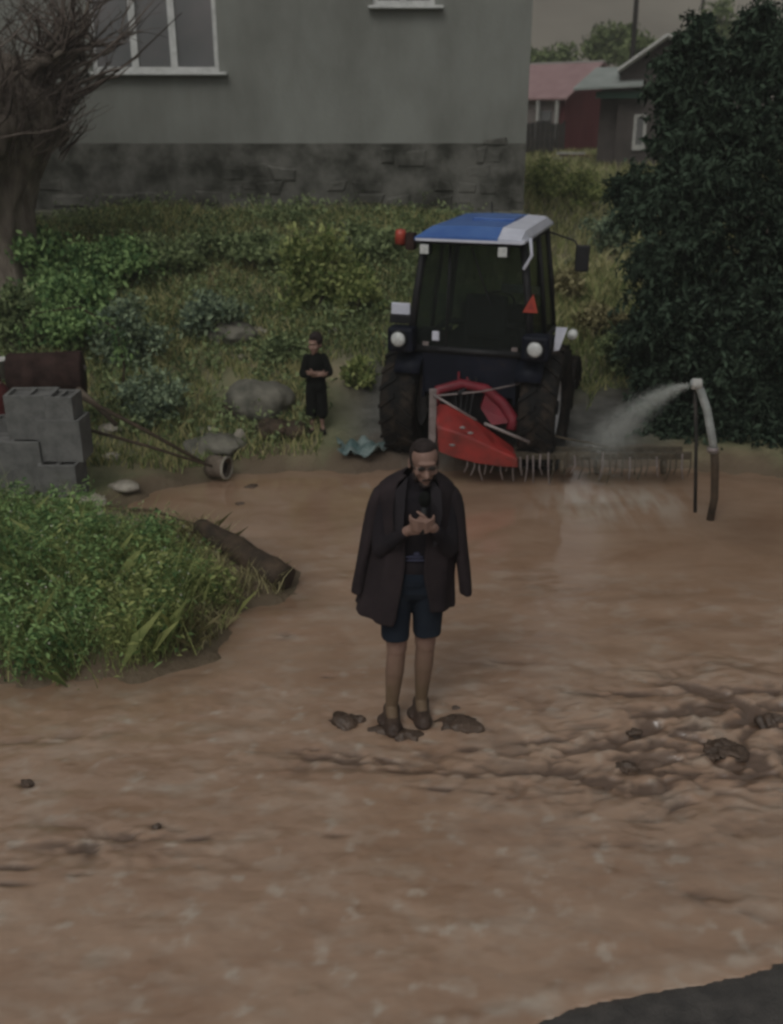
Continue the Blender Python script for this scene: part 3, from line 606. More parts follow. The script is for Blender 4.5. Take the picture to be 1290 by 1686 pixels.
def old_tree():
    g = at(-18, 372, 13.2); z0 = hz(g.x, 13.2); t = empty('old_willow', (g.x, 13.2, z0 - .15), label='thick old tree with knobbly bare head of twigs before the grey house', cat='tree')
    m = MB(); k = 12; n = 28; vs = []
    prof = [(.86, 0, 0), (.66, .0, .28), (.55, .0, .8), (.53, .02, 1.2), (.60, .06, 1.55), (.74, .12, 1.85), (.84, .2, 2.15), (.80, .26, 2.5), (.62, .3, 2.8), (.3, .3, 3.0)]
    for (r, ox, z) in prof:
        for i in range(n):
            a = 2 * math.pi * i / n; rr = r * (1 + .10 * math.sin(a * 5 + z * 1.5) + .06 * math.sin(a * 11 - z * 3) + random.uniform(-.03, .03))
            vs.append((ox + rr * math.cos(a), rr * math.sin(a) * .9, z + random.uniform(-.02, .02)))
    K = len(prof); fs = [(i * n + j, i * n + (j + 1) % n, (i + 1) * n + (j + 1) % n, (i + 1) * n + j) for i in range(K - 1) for j in range(n)] + [tuple(range(n - 1, -1, -1)), tuple((K - 1) * n + j for j in range(n))]
    m.add(vs, fs, True)
    for i in range(9):                                    # knobs on the pollard head
        a = random.uniform(-2.6, .6); m.ell((.2 + .75 * math.cos(a), .7 * math.sin(a), random.uniform(1.8, 2.7)), (.2, .2, .18))
    m.build('trunk', M['bark'], t, remesh=.035, smooth=3)
    lim = MB(); tips = []
    for i in range(17):
        a = random.uniform(0, 2 * math.pi); b = Vector((.2 + .5 * math.cos(a), .45 * math.sin(a), random.uniform(1.9, 2.8)))
        branchy(lim, b, (math.cos(a) * .8, math.sin(a) * .8, random.uniform(.4, 1.1)), random.uniform(.07, .13), random.uniform(.6, 1.0), 1, .3, tips)
    lim.build('limb', M['bark'], t)
    tw = MB()
    for i in range(300):
        a = random.uniform(0, 2 * math.pi); b = Vector((.25 + .75 * math.cos(a), .65 * math.sin(a), random.uniform(1.75, 3.0)))
        branchy(tw, b, (math.cos(a) * .7, math.sin(a) * .7, random.uniform(.3, 1.3)), random.uniform(.008, .018), random.uniform(.3, .75), 1, .3, None, .1, (1, 3))
    for q, r in tips:
        for j in range(6): branchy(tw, q, (random.uniform(-1, 1), random.uniform(-1, 1), random.uniform(.2, 1)), .012, random.uniform(.4, .8), 1, .25, None, .1, (2, 3))
    # a few long bare twigs reaching over the window
    for (du, dv, tu, tv) in ((170, 120, 232, 90), (150, 150, 300, 20), (160, 95, 262, -10), (175, 130, 215, 108)):
        a = at(du, dv, 13.0) - Vector(t.location); b = at(tu, tv, 12.8) - Vector(t.location); c = (a + b) / 2 + Vector((0, 0, -.04)); tw.tube([a + Vector((-.5, 0, -.2)), a, c, b], [.022, .018, .012, .005], 5)
    tw.build('twigs', M['twig'], t)
    # fine dead brush inside the head
    n = 9000; pts = clump_pts(n, (.30, 0, 2.75), (1.15, .95, .85), lumps=26, lr=.3); D = rnd_dirs(n); D[:, 2] += .5
    V, Fq = leaves(pts, RNG.uniform(.06, .2, n), RNG.uniform(.006, .012, n), D); raw('dead_brush', V, Fq, M['twig'], t)
old_tree()

def dark_tree():
    Yt = 11.3; p = at(1235, 700, Yt); z0 = hz(p.x, Yt); t = empty('dark_leafy_tree', (p.x, Yt, z0 - .1), label='big dark green leafy tree leaning over the water at the right', cat='tree')
    O = Vector(t.location); m = MB(); tips = []
    m.tube([(0, 0, 0), (.03, .05, .7), (-.05, .05, 1.5), (.05, 0, 2.4)], [.2, .16, .13, .08], 10)
    for i in range(14):
        a = random.uniform(0, 6.28); branchy(m, (0, .03, random.uniform(.7, 2.2)), (math.cos(a), math.sin(a), random.uniform(.1, .6)), .05, random.uniform(.5, .8), 1, .2, tips, .0)
    m.build('trunk', M['bark'], t)
    C = []                                              # crown lobes: centre (photo pixel + distance), radius in metres
    for (u, v, Y, r, k) in [(1255, 95, 11.4, .42, 1.0), (1262, 45, 11.5, .25, .6), (1225, 130, 11.3, .3, .8), (1150, 85, 11.3, .24, .8), (1140, 55, 11.3, .15, .35), (1118, 150, 11.2, .24, .8), (1100, 112, 11.3, .11, .3),
                         (1175, 190, 11.2, .46, 1.6), (1245, 230, 11.2, .6, 2.0), (1128, 240, 11.0, .28, 1.0), (1110, 315, 10.9, .30, 1.0), (1050, 318, 11.1, .17, .4), (1022, 306, 11.2, .09, .2), (1055, 345, 11.0, .22, .6),
                         (1180, 320, 10.9, .6, 2.0), (1270, 380, 10.9, .6, 2.0), (1120, 400, 10.9, .42, 1.4), (1080, 440, 10.9, .26, .7), (1105, 490, 10.8, .42, 1.4), (1200, 460, 10.8, .6, 2.0), (1070, 540, 10.8, .24, .7),
                         (1045, 560, 10.9, .14, .3), (1110, 580, 10.8, .38, 1.3), (1190, 580, 10.7, .55, 1.8), (1275, 540, 10.7, .6, 2.0), (1150, 650, 10.9, .34, 1.0), (1215, 680, 10.7, .5, 1.6), (1280, 690, 10.5, .55, 1.8),
                         (1325, 150, 11.6, .8, 2), (1380, 350, 11.2, .9, 2.2), (1380, 560, 11, .9, 2.2), (1350, 720, 10.6, .6, 1.3), (1240, 745, 10.2, .32, .9), (1180, 738, 10.3, .28, .8), (1120, 720, 10.5, .26, .8), (1090, 670, 10.7, .24, .6), (1300, 752, 10.0, .34, .9), (1075, 735, 10.5, .16, .4), (1070, 615, 10.8, .2, .5), (1150, 752, 10.2, .2, .5), (1300, 300, 12.2, 1.0, 1.5), (1230, 450, 12.0, 1.0, 1.6), (1230, 620, 11.8, .9, 1.4)]:
        c = at(u, v, Y) - O; ns = int(62 * k) + 8; ls = 34; q = rnd_dirs(ns); q[:, 2] = q[:, 2] * .9 + .1   # leafy sprays reaching out of each limb end
        st_ = q * (RNG.uniform(.1, .75, (ns, 1)) * r); dd = q + rnd_dirs(ns) * .5; dd[:, 2] += RNG.uniform(-.5, .6, ns); ln = RNG.uniform(.25, 1.05, (ns, 1)) * (r * .65 + .12)
        tt = RNG.uniform(0, 1, (ns, ls, 1)); pt = st_[:, None] + dd[:, None] * ln[:, None] * tt; pt[..., 2] -= (tt[..., 0] ** 2) * .07; pt = pt + RNG.normal(size=pt.shape) * .035 * (1.2 - tt)
        C.append(np.array(c) + pt.reshape(-1, 3))
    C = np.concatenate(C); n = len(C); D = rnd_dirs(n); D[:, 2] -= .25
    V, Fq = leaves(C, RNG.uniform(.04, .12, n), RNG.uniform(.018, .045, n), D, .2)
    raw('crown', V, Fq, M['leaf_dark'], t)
dark_tree()

# vegetation behind the village: far bushes
for i, (u, v, Y, w_, h_, lab) in enumerate([(1000, 120, 48, 90, 75, 'dark bush beside the utility pole behind the roofs'), (1050, 140, 44, 80, 70, 'dark bush between the pole and the pale gable'),
                                          (905, 130, 52, 110, 50, 'brownish hedge showing over the pink tin roof'), (1180, 150, 46, 120, 120, 'dark crown behind the big tree at the upper right')]):
    shrub(u, v, w_, h_, M['leaf_mid'], lab, 'bushes behind the houses', n=2200, L=.3, Y=Y, name='distant_bush', cat='bush')
# shrubs on the bank
SH = [(60, 470, 190, 100, 'leaf_green', 'wide green shrub at the foot of the old tree', .09, 5200), (190, 480, 150, 95, 'leaf_green', 'rounded green shrub right of the old tree foot', .085, 4000),
      (300, 450, 130, 70, 'leaf_mid', 'dull green shrub under the stone base', .08, 3000), (420, 440, 150, 62, 'leaf_mid', 'low dark shrub under the middle of the stone base', .08, 3000), (610, 430, 120, 60, 'leaf_mid', 'low shrub just left of the tractor cab', .08, 2600),
      (520, 520, 130, 130, 'leaf_yellow', 'bright yellow green shrub above the child', .09, 3600), (585, 520, 80, 95, 'leaf_yellow', 'narrow yellow green shrub beside the tractor wheel', .085, 2000),
      (110, 570, 170, 110, 'leaf_green', 'arching green shrub behind the concrete blocks', .09, 4200), (30, 580, 120, 100, 'leaf_mid', 'dull shrub at the left frame edge behind the blocks', .085, 2600), (215, 610, 120, 110, 'leaf_grey', 'grey green shrub right of the concrete blocks', .08, 3000),
      (250, 700, 110, 90, 'leaf_grey', 'grey green weed clump above the fallen poles', .07, 2200), (345, 560, 120, 70, 'leaf_grey', 'pale shrub near the light stones on the slope', .08, 2200), (470, 600, 80, 50, 'leaf_mid', 'small shrub behind the boulder', .07, 1300),
      (590, 640, 70, 55, 'leaf_yellow', 'small yellowish plant right of the child', .07, 1000), (890, 330, 90, 60, 'leaf_yellow', 'grassy bush at the corner of the grey house', .09, 1800), (950, 345, 100, 60, 'leaf_yellow', 'yellowish bush on the lane bank below the red house', .09, 1900),
      (1000, 420, 80, 70, 'leaf_grey', 'grey green bush left of the big dark tree', .08, 1700), (935, 500, 70, 55, 'dry', 'dry brown bush behind the tractor mirror', .08, 1300), (1030, 620, 90, 90, 'leaf_mid', 'dull bush at the foot of the dark tree', .08, 2000), (985, 560, 90, 60, 'dry', 'straw coloured bush on the right lane bank', .08, 1500)]
for (u, v, w_, h_, m_, lab, L_, n_) in SH: shrub(u, v, w_, h_, M[m_], lab, 'shrubs on the bank', n=n_, L=L_)

# grasses and weeds: nobody could count them
def scatter(n, x0, x1, y0, y1, mind=.12, f=None):
    X = RNG.uniform(x0, x1, n); Y = RNG.uniform(y0, y1, n); d = sdist(X, Y); k = d > mind
    if f is not None: k &= f(X, Y)
    X, Y = X[k], Y[k]; return np.stack([X, Y, height(X, Y) - .01], 1)
nolane = lambda X, Y: ~((X > -.75) & (X < 2.9 + .45 * (Y - 10)) & (Y < 11.2 + .6 * fbm(X, Y, 2)) & (Y > 9)) & (fbm(X * 1.3, Y * 1.3, 3) > -.75) & ~((X > 2.35 + .35 * fbm(X, Y, 2)) & (Y < 11.6))
Pt = scatter(95000, -7.5, 6.5, 9.4, 15.9, .15, nolane); n = len(Pt)
V, Fq = blades(Pt, RNG.uniform(.05, .20, n) * (1 + .5 * fbm(Pt[:, 0] * .8, Pt[:, 1] * .8, 2)), RNG.uniform(.008, .022, n), .7)
raw('grass', V, Fq, M['grass'], label='rough olive green and straw coloured grass covering the bank', cat='grass', kind='stuff')
Pt = scatter(30000, 1.9, 14, 12.5, 40, .1); n = len(Pt)
V, Fq = blades(Pt, RNG.uniform(.10, .32, n), RNG.uniform(.02, .05, n), .9)
M['meadow'] = mat('meadow', (0.189, 0.204, 0.087), .8, .1, col2=(0.553, 0.524, 0.291), scale=.45, col3=(0.349, 0.393, 0.160), island=True, transl=.3)
raw('meadow_grass', V, Fq, M['meadow'], label='long grass along the lane up to the far houses', cat='grass', kind='stuff')
# leafy weeds
Pt = scatter(1500, -7, 1.5, 9.9, 15.8, .3, nolane); k = 22; n = len(Pt) * k
hgt = RNG.uniform(.12, .38, len(Pt)); base = np.repeat(Pt, k, 0); hh = np.repeat(hgt, k) * RNG.uniform(.1, 1, n)
base = base + RNG.normal(size=(n, 3)) * np.array([.07, .07, 0]); base[:, 2] += hh; D = rnd_dirs(n); D[:, 2] += .3
V, Fq = leaves(base, RNG.uniform(.04, .09, n), RNG.uniform(.02, .04, n), D)
raw('weeds', V, Fq, M['leaf_mid'], label='leafy weeds mixed through the grass of the bank', cat='weeds', kind='stuff')

# near-left bank: dense nettles and cow parsley
def near_bank():
    N = 1500; X = RNG.uniform(-4.2, -.95, N); Y = RNG.uniform(5.5, 8.4, N); d = sdist(X, Y)
    # thick on the camera side, thinning towards the muddy ridge behind
    u = (Y - 5.55) / (2.2 + .25 * (-X)); keep = (d > .03) & (RNG.uniform(size=N) < np.where(X < -1.5, 1, .45)) & (Y < 6.95 + .50 * (-X - 1.1) ) & (fbm(X * 2.1 + 9, Y * 2.1, 3) > -.55) & ~((X > -1.35) & (Y > 6.75)) & (np.hypot(X + .85, Y - 6.9) > .33)
    X, Y = X[keep], Y[keep]; Z = height(X, Y); n0 = len(X); k = 52
    H = (.16 + .22 * RNG.uniform(size=n0) + .18 * sstep(1.1, 2.6, -X)) * (1 - .35 * sstep(6.8, 8.2, Y)) * (1 + .5 * np.clip(fbm(X * 1.6, Y * 1.6, 3), -.8, .7)) * (1 - .5 * (1 - sstep(.9, 1.5, -X)))
    lean = RNG.normal(size=(n0, 2)) * .10
    n = n0 * k; t = RNG.uniform(.05, 1, n); b = np.repeat(np.stack([X, Y, Z], 1), k, 0); Hr = np.repeat(H, k); ln = np.repeat(lean, k, 0)
    b[:, 0] += ln[:, 0] * t + RNG.normal(size=n) * .055 * (1.2 - t * .6); b[:, 1] += ln[:, 1] * t + RNG.normal(size=n) * .055 * (1.2 - t * .6); b[:, 2] += Hr * t
    D = rnd_dirs(n); D[:, 2] = D[:, 2] * .6 + .25
    sc_ = np.repeat(RNG.uniform(.6, 1.7, n0), k); V, Fq = leaves(b, RNG.uniform(.022, .055, n) * sc_, RNG.uniform(.008, .018, n) * sc_, D, .25)
    kk = np.repeat((X > -1.75 + .4 * RNG.normal(size=n0)) & (Y < 7.2), k); F4 = np.arange(n * 4).reshape(n, 4)
    raw('pale_weeds', V[np.repeat(kk, 4)], F4[:kk.sum()], M['leaf_yellow'], label='paler yellowish weeds at the right end of the near bank', cat='weeds', kind='stuff')
    V = V[np.repeat(~kk, 4)]; Fq = F4[:(~kk).sum()]
    raw('nettles', V, Fq, M['leaf_green'], label='dense mass of green weeds on the near left bank at the water', cat='weeds', kind='stuff')
    n2 = 11000; i = RNG.integers(0, n0, n2); Pq = np.stack([X[i] + RNG.normal(size=n2) * .05, Y[i] + RNG.normal(size=n2) * .05, Z[i]], 1)
    V, Fq = blades(Pq, H[i] * RNG.uniform(.6, 1.2, n2), RNG.uniform(.003, .007, n2), 1.0)
    raw('weed_stalks', V, Fq, M['leaf_yellow'], label='thin yellowish stalks and blades among the near weeds', cat='weeds', kind='stuff')
    n3 = 1300; i = RNG.integers(0, n0, n3); Pq = np.stack([X[i] + lean[i, 0] + RNG.normal(size=n3) * .04, Y[i] + lean[i, 1] + RNG.normal(size=n3) * .04, Z[i] + H[i] * RNG.uniform(.75, 1.08, n3)], 1)
    V, Fq = leaves(Pq, RNG.uniform(.008, .018, n3), RNG.uniform(.008, .014, n3)); raw('weed_flowers', V, Fq, M['flower'], label='tiny pale flower heads dotted over the near weeds', cat='flowers', kind='stuff')
    # bleached grass hanging at the tip of the bank
    n4 = 5200; X = RNG.uniform(-2.2, -.82, n4); Y = RNG.uniform(5.9, 8.0, n4); k = (sdist(X, Y) > .02); X, Y = X[k], Y[k]
    V, Fq = blades(np.stack([X, Y, height(X, Y)], 1), RNG.uniform(.05, .20, len(X)) * (1 - .6 * ((X > -1.3) & (Y > 6.9))), RNG.uniform(.005, .012, len(X)), 1.3)
    raw('dry_grass', V, Fq, M['dry'], label='bleached drooping grass at the tip of the near bank', cat='grass', kind='stuff')
near_bank()
for (u0, v0, u1, v1, Y0_, Y1_, rr_, lab) in [(215, 850, 330, 892, 8.3, 7.9, .018, 'brown branch lying on the muddy ridge'), (300, 905, 400, 925, 7.7, 7.4, .014, 'dark crooked stick beside the fallen log'), (60, 852, 210, 838, 8.3, 8.5, .012, 'yellowish dry stalk lying behind the near weeds')]:
    a = at(u0, v0, Y0_); b = at(u1, v1, Y1_); a.z = hz(a.x, a.y) + .05; b.z = hz(b.x, b.y) + .04; o = MB().tube([(0, 0, 0), (b - a) * .35 + Vector((0, .03, .03)), (b - a) * .7 + Vector((0, -.02, .02)), b - a], [rr_, rr_ * .9, rr_ * .7, rr_ * .4], 6).build('branch', M['dry' if 'yellow' in lab else 'wood_dark']); o.location = a
    tag(o, label=lab, cat='branch')

# ---------------------------------------------------------------- stones, blocks, timber
def rock(name, loc, r, m, label, group=None, cat='stone', seed=0, rough=.25, sub=4, rz=0):
    rs = np.random.default_rng(seed); bm = bmesh.new(); bmesh.ops.create_icosphere(bm, subdivisions=sub, radius=1); off = rs.uniform(0, 50, 2)
    for v in bm.verts:
        c = v.co; a = np.array([c.x + c.z * .6]); b = np.array([c.y - c.z * .7]); q = float(fbm(a * 1.3 + off[0], b * 1.3 + off[1], 4)[0])
        s = 1 + rough * q; s = min(s, 1.08) if abs(c.z) > .6 else s; v.co = Vector((c.x * r[0] * s, c.y * r[1] * s, c.z * r[2] * s))
    me = bpy.data.meshes.new(name); bm.to_mesh(me); bm.free(); me.polygons.foreach_set('use_smooth', [True] * len(me.polygons)); me.materials.append(m)
    o = bpy.data.objects.new(name, me); COL.objects.link(o); o.location = loc; o.rotation_euler = (0, 0, rz); tag(o, label=label, cat=cat, group=group); return o
def rock_px(u, v, wpx, hpx, m, label, group='stones on the bank', seed=0, **k):
    g = ong(u, v + hpx * .35); pm = F / (g.y * .927 + (CAM_H - g.z) * .375); a = wpx / pm / 2; c = hpx / pm / 2
    return rock(k.pop('name', 'stone'), (g.x, g.y, g.z + c * .45), (a, a * .8, c), m, label, group, seed=seed, **k)
rock_px(428, 652, 118, 74, M['stone_grey'], 'large rounded grey green boulder left of the child', None, 1, name='boulder', cat='boulder', rough=.16)
rock_px(383, 545, 80, 40, M['stone_grey'], 'broad grey rock halfway up the slope', seed=2)
rock_px(425, 545, 34, 14, M['stone_light'], 'pale flat stone halfway up the slope', seed=3)
rock_px(402, 548, 22, 14, M['stone_light'], 'small pale stone left of the flat one on the slope', seed=4)
rock_px(345, 707, 40, 14, M['stone_light'], 'pale flat stone below the boulder', seed=5)
rock_px(355, 730, 90, 38, M['stone_grey'], 'low grey rock beside the water, under the pale flat stone', seed=6)
rock_px(396, 722, 18, 42, M['stone_light'], 'upright pale splinter of rock near the waterline', seed=7)
rock_px(205, 800, 48, 17, M['stone_light'], 'oval pale stone on the mud by the shore', seed=8)
rock_px(153, 824, 50, 22, M['stone_light'], 'squarish pale stone right of the concrete blocks', seed=9)
rock_px(152, 845, 40, 12, M['stone_light'], 'thin pale stone at the edge of the near weeds', seed=10)
rock_px(235, 862, 40, 14, M['stone_light'], 'small pale stone on the muddy ridge', seed=11)
rock_px(292, 893, 18, 16, M['stone_light'], 'little whitish pebble among the ridge weeds', seed=12)
rock_px(183, 705, 36, 20, M['stone_light'], 'light stone just right of the block stack', seed=13)
rock_px(185, 752, 28, 14, M['stone_light'], 'light stone low down beside the block stack', seed=14)
rock_px(248, 622, 20, 9, M['stone_light'], 'tiny whitish stone in the grass above the blocks', seed=15)
rock_px(545, 545, 24, 10, M['stone_light'], 'small pale stone right of the yellow green shrub', seed=16)
rock_px(398, 588, 18, 10, M['stone_light'], 'small pale stone above the boulder', seed=17)
rock_px(450, 705, 60, 40, M['wood_dark'], 'dark wet clod between boulder and child', None, 18, name='earth_clod', cat='clod')
rock_px(488, 708, 50, 36, M['wood_dark'], 'dark wet earth clod at the child\'s feet', None, 19, name='earth_clod', cat='clod')
rock_px(390, 673, 54, 34, M['wood_dark'], 'dark lump in place of the shaded hollow under the left of the boulder', None, 20, name='earth_clod', cat='clod')  # shade of the hollow built as a dark lump
# clods in the water
MG = 'mud clods standing out of the flood'
for i, (u, v, w_, h_, lab) in enumerate([(567, 1188, 52, 34, 'pointed mud clod left of the man\'s feet'), (757, 1192, 70, 28, 'long mud clod right of the man\'s feet'), (750, 1166, 13, 13, 'tiny mud lump behind the long clod'), (672, 1214, 46, 30, 'mud lump in front of the man\'s shoes'),
                                   (628, 1202, 34, 16, 'low mud lump left of the near shoe'), (1190, 1228, 44, 24, 'mud clod in the turbulence at the right'), (1030, 1262, 34, 20, 'mud clod at the left of the turbulence'), (1195, 1236, 60, 16, 'flat mud clod in the turbulence at the right'),
                                   (1272, 1190, 44, 46, 'big mud clod at the right frame edge'), (1045, 1205, 20, 12, 'small mud lump above the turbulence'), (395, 830, 14, 8, 'tiny clod in the calm water by the bank'), (415, 801, 20, 10, 'small clod close to the back shore'),
                                   (1170, 1245, 24, 10, 'thin mud lump in the middle of the turbulence'), (258, 1362, 14, 16, 'small dark lump in the water at the lower left'), (45, 1290, 22, 18, 'small dark lump near the left frame edge')]):
    g = onz(u, v); pm = F / (g.y * .927 + CAM_H * .375); a = w_ / pm / 2; c = h_ / pm / 2
    rock('mud_clod', (g.x, g.y, -c * .25), (a, a * .75, c * .95), M['mud'], lab, MG, 'mud clod', 40 + i, .55, 4)

# concrete blocks
BG = 'concrete blocks stacked at the left'
def block(u, v, wpx, hpx, Y, lab, rz=0, dep=.22, hollow=True, tilt=0):
    c = at(u, v, Y); pm = F / (Y * .927 + (CAM_H - c.z) * .375); w_ = wpx / pm; h_ = hpx / pm
    t = empty('concrete_block', (c.x, c.y, c.z), rz, label=lab, cat='concrete block', group=BG); t.rotation_euler = (0, tilt, rz)
    m = MB(); a, b = w_ / 2, dep / 2; wl = .03
    m.box((-a, -b, 0), (a, -b + wl, h_), c=.004); m.box((-a, b - wl, 0), (a, b, h_), c=.004)
    for x in (-a, -wl / 2, a - wl): m.box((x, -b + wl - .002, .001), (x + wl, b - wl + .002, h_ - .001))
    m.box((-a + wl, -b + wl, .001), (a - wl, b - wl, h_ - .03)); m.build('block', M['block'], t); return t
Yb = 8.75
block(20, 880, 110, 95, Yb, 'lowest grey block sunk in the weeds at the left edge', .05, .3)
block(38, 800, 88, 84, Yb + .02, 'grey block at the left under the tall upper block', .03, .3)
block(110, 826, 62, 72, Yb - .05, 'small grey block at the lower right of the stack', -.05, .3)
block(112, 752, 70, 70, Yb + .05, 'upright grey block in the middle right of the stack', -.04, .3)
block(62, 716, 76, 74, Yb + .10, 'upper left grey block of the stack', .04, .3)
block(108, 690, 46, 44, Yb + .08, 'topmost grey block at the right of the stack', -.03, .28)
block(20, 650 + 65, 40, 30, Yb + .3, 'broken dark block behind the left of the stack', .2, .2)
# rusty drum, red cloth, white bucket at left edge
g = at(82, 655, 9.9); t = empty('rusty_drum', (g.x, g.y, g.z), R(10), label='dark rusty drum lying behind the concrete blocks', cat='drum')
MB().lathe([(.001, -.36), (.24, -.36), (.25, -.34), (.245, -.12), (.255, -.10), (.245, -.08), (.245, .10), (.255, .12), (.245, .14), (.25, .34), (.24, .36), (.001, .36)], 'x', (0, 0, .22), 28).build('shell', M['rust'], t)
MB().lathe([(.03, .355), (.03, .375)], 'x', (0, .1, .27), 12).build('bung', M['steel'], t)
g = at(4, 700, 9.3); t = empty('red_sack', (g.x, g.y, g.z), 0, label='dark red sack at the left frame edge beside the blocks', cat='sack')
m = MB(); m.ell((0, 0, .20), (.14, .14, .24)); m.ell((.02, -.02, .05), (.18, .15, .12)); m.capsule((0, 0, .4), (.02, 0, .5), .05, .035); m.build('sack', M['red_cloth'], t, remesh=.02, smooth=3)
MB().lathe([(.05, .40), (.056, .41), (.056, .425), (.05, .435)], 'z', (.005, 0, 0), 14).build('tie', M['wood'], t)
g = at(2, 622, 9.9); t = empty('white_bucket', (g.x, g.y, g.z), 0, label='white plastic bucket at the left frame edge', cat='bucket')
MB().lathe([(.001, 0), (.075, 0), (.095, .18), (.10, .18), (.10, .195), (.09, .195), (.07, .012), (.001, .012)], 'z', n=24).build('bucket', M['white_trim'], t)
MB().tube([(-.1, 0, .18), (-.07, 0, .10), (0, -.03, .07), (.07, 0, .10), (.1, 0, .18)], .004, 5).build('handle', M['steel'], t)
# fallen poles
PG = 'fallen poles leaning from the block stack to the water'
def pole_obj(a, b, r, lab, m='wood_dark'):
    L = (b - a).length; o = MB().tube([Vector((0, 0, 0)), Vector((.0, L * .01, L * .5)), Vector((0, 0, L))], [r, r * .9, r * .75], 8).build('fallen_pole', M[m]); o.location = a
    o.rotation_mode = 'QUATERNION'; o.rotation_quaternion = (b - a).to_track_quat('Z', 'Y'); tag(o, label=lab, cat='pole', group=PG)
pole_obj(at(135, 655, 9.3), at(335, 762, 9.15), .022, 'upper fallen pole slanting right from the block stack'); pole_obj(at(140, 706, 9.2), at(350, 768, 9.1), .018, 'lower fallen pole under the first, slanting to the shore')
pole_obj(at(128, 640, 9.5), at(192, 700, 9.35), .03, 'short thick board end right of the topmost block', 'wood')
# thin bent sapling behind blocks
t = empty('bent_sapling', ong(198, 690), label='thin dark sapling arching over behind the concrete blocks', cat='sapling'); O = Vector(t.location)
MB().tube([Vector((0, 0, -.05)), at(205, 600, O.y) - O, at(190, 540, O.y) - O, at(130, 505, O.y) - O, at(60, 515, O.y) - O, at(30, 560, O.y) - O], [.016, .013, .011, .009, .006, .004], 6).build('stem', M['wood_dark'], t)
n = 420; ctrl = [at(205, 600, O.y) - O, at(190, 540, O.y) - O, at(130, 505, O.y) - O, at(60, 515, O.y) - O, at(30, 560, O.y) - O]
pp = np.array([np.array(ctrl[i].lerp(ctrl[i + 1], f)) for i, f in zip(RNG.integers(0, 4, n), RNG.uniform(0, 1, n))]) + RNG.normal(size=(n, 3)) * .05
V, Fq = leaves(pp, .06, .022, None, .5); raw('foliage', V, Fq, M['leaf_green'], t)
# hollow broken log at the shore
g = at(345, 782, 9.45); t = empty('hollow_stump', (g.x, g.y, g.z), R(-20), label='short hollow stump end with pale rim at the back shore', cat='stump')
MB().lathe([(.10, 0), (.115, .06), (.108, .15), (.118, .19), (.10, .20), (.08, .19), (.07, .05)], 'x', (0, 0, .10), 18, True).build('bark', M['wood'], t); MB().lathe([(.078, .165), (.001, .165)], 'x', (0, 0, .10), 18).build('hollow', M['end_grain'], t)
MB().lathe([(.10, .200), (.118, .192), (.119, .21), (.10, .215)], 'x', (0, 0, .10), 18, True).build('rim', M['stone_light'], t)
# log with the dark round end
b = at(468, 962, 6.90); a = at(330, 872, 7.62); b.z += .03; a.z += .05; dr = (b - a); L = dr.length
t = empty('fallen_log', b, 0, label='muddy log with a dark round end jutting into the flood from the weeds', cat='log')
t.rotation_mode = 'QUATERNION'; t.rotation_quaternion = (a - b + Vector((0, 0, -.02))).to_track_quat('Z', 'Y')
m = MB(); n = 18; vs = []; rs_ = [.112, .118, .112, .105, .10, .092, .085, .07]
for i, r_ in enumerate(rs_):
    for k in range(n):
        w_ = 2 * math.pi * k / n; rr = r_ * (1 + .10 * math.sin(3 * w_ + i * 1.7) + random.uniform(-.07, .07)); vs.append((rr * math.cos(w_), rr * math.sin(w_), L * i / 7))
m.add(vs, [(i * n + k, i * n + (k + 1) % n, (i + 1) * n + (k + 1) % n, (i + 1) * n + k) for i in range(7) for k in range(n)] + [tuple(range(n)), tuple(7 * n + k for k in range(n))], True); m.build('log', M['wood_dark'], t)
MB().lathe([(.001, -.012), (.07, -.012), (.098, -.004), (.104, .004)], 'z', n=18).build('cut_end', M['end_grain'], t)
# litter sheet
g = ong(598, 748); n = 9; xs = np.linspace(-.24, .24, 14); ys = np.linspace(-.16, .16, 10); X, Y, Fc = grid(xs, ys); Z = .05 + .10 * fbm(X * 9, Y * 9, 4) + .02; X = X * (1 + .3 * perlin(Y * 9, X * 5))
o = raw('plastic_sheet', np.stack([X, Y, Z], -1).reshape(-1, 3), Fc, M['turquoise'], smooth=True, label='crumpled turquoise plastic sheet on the gravel left of the tractor wheel', cat='plastic sheet'); o.location = g
sm = o.modifiers.new('t', 'SOLIDIFY'); sm.thickness = .006

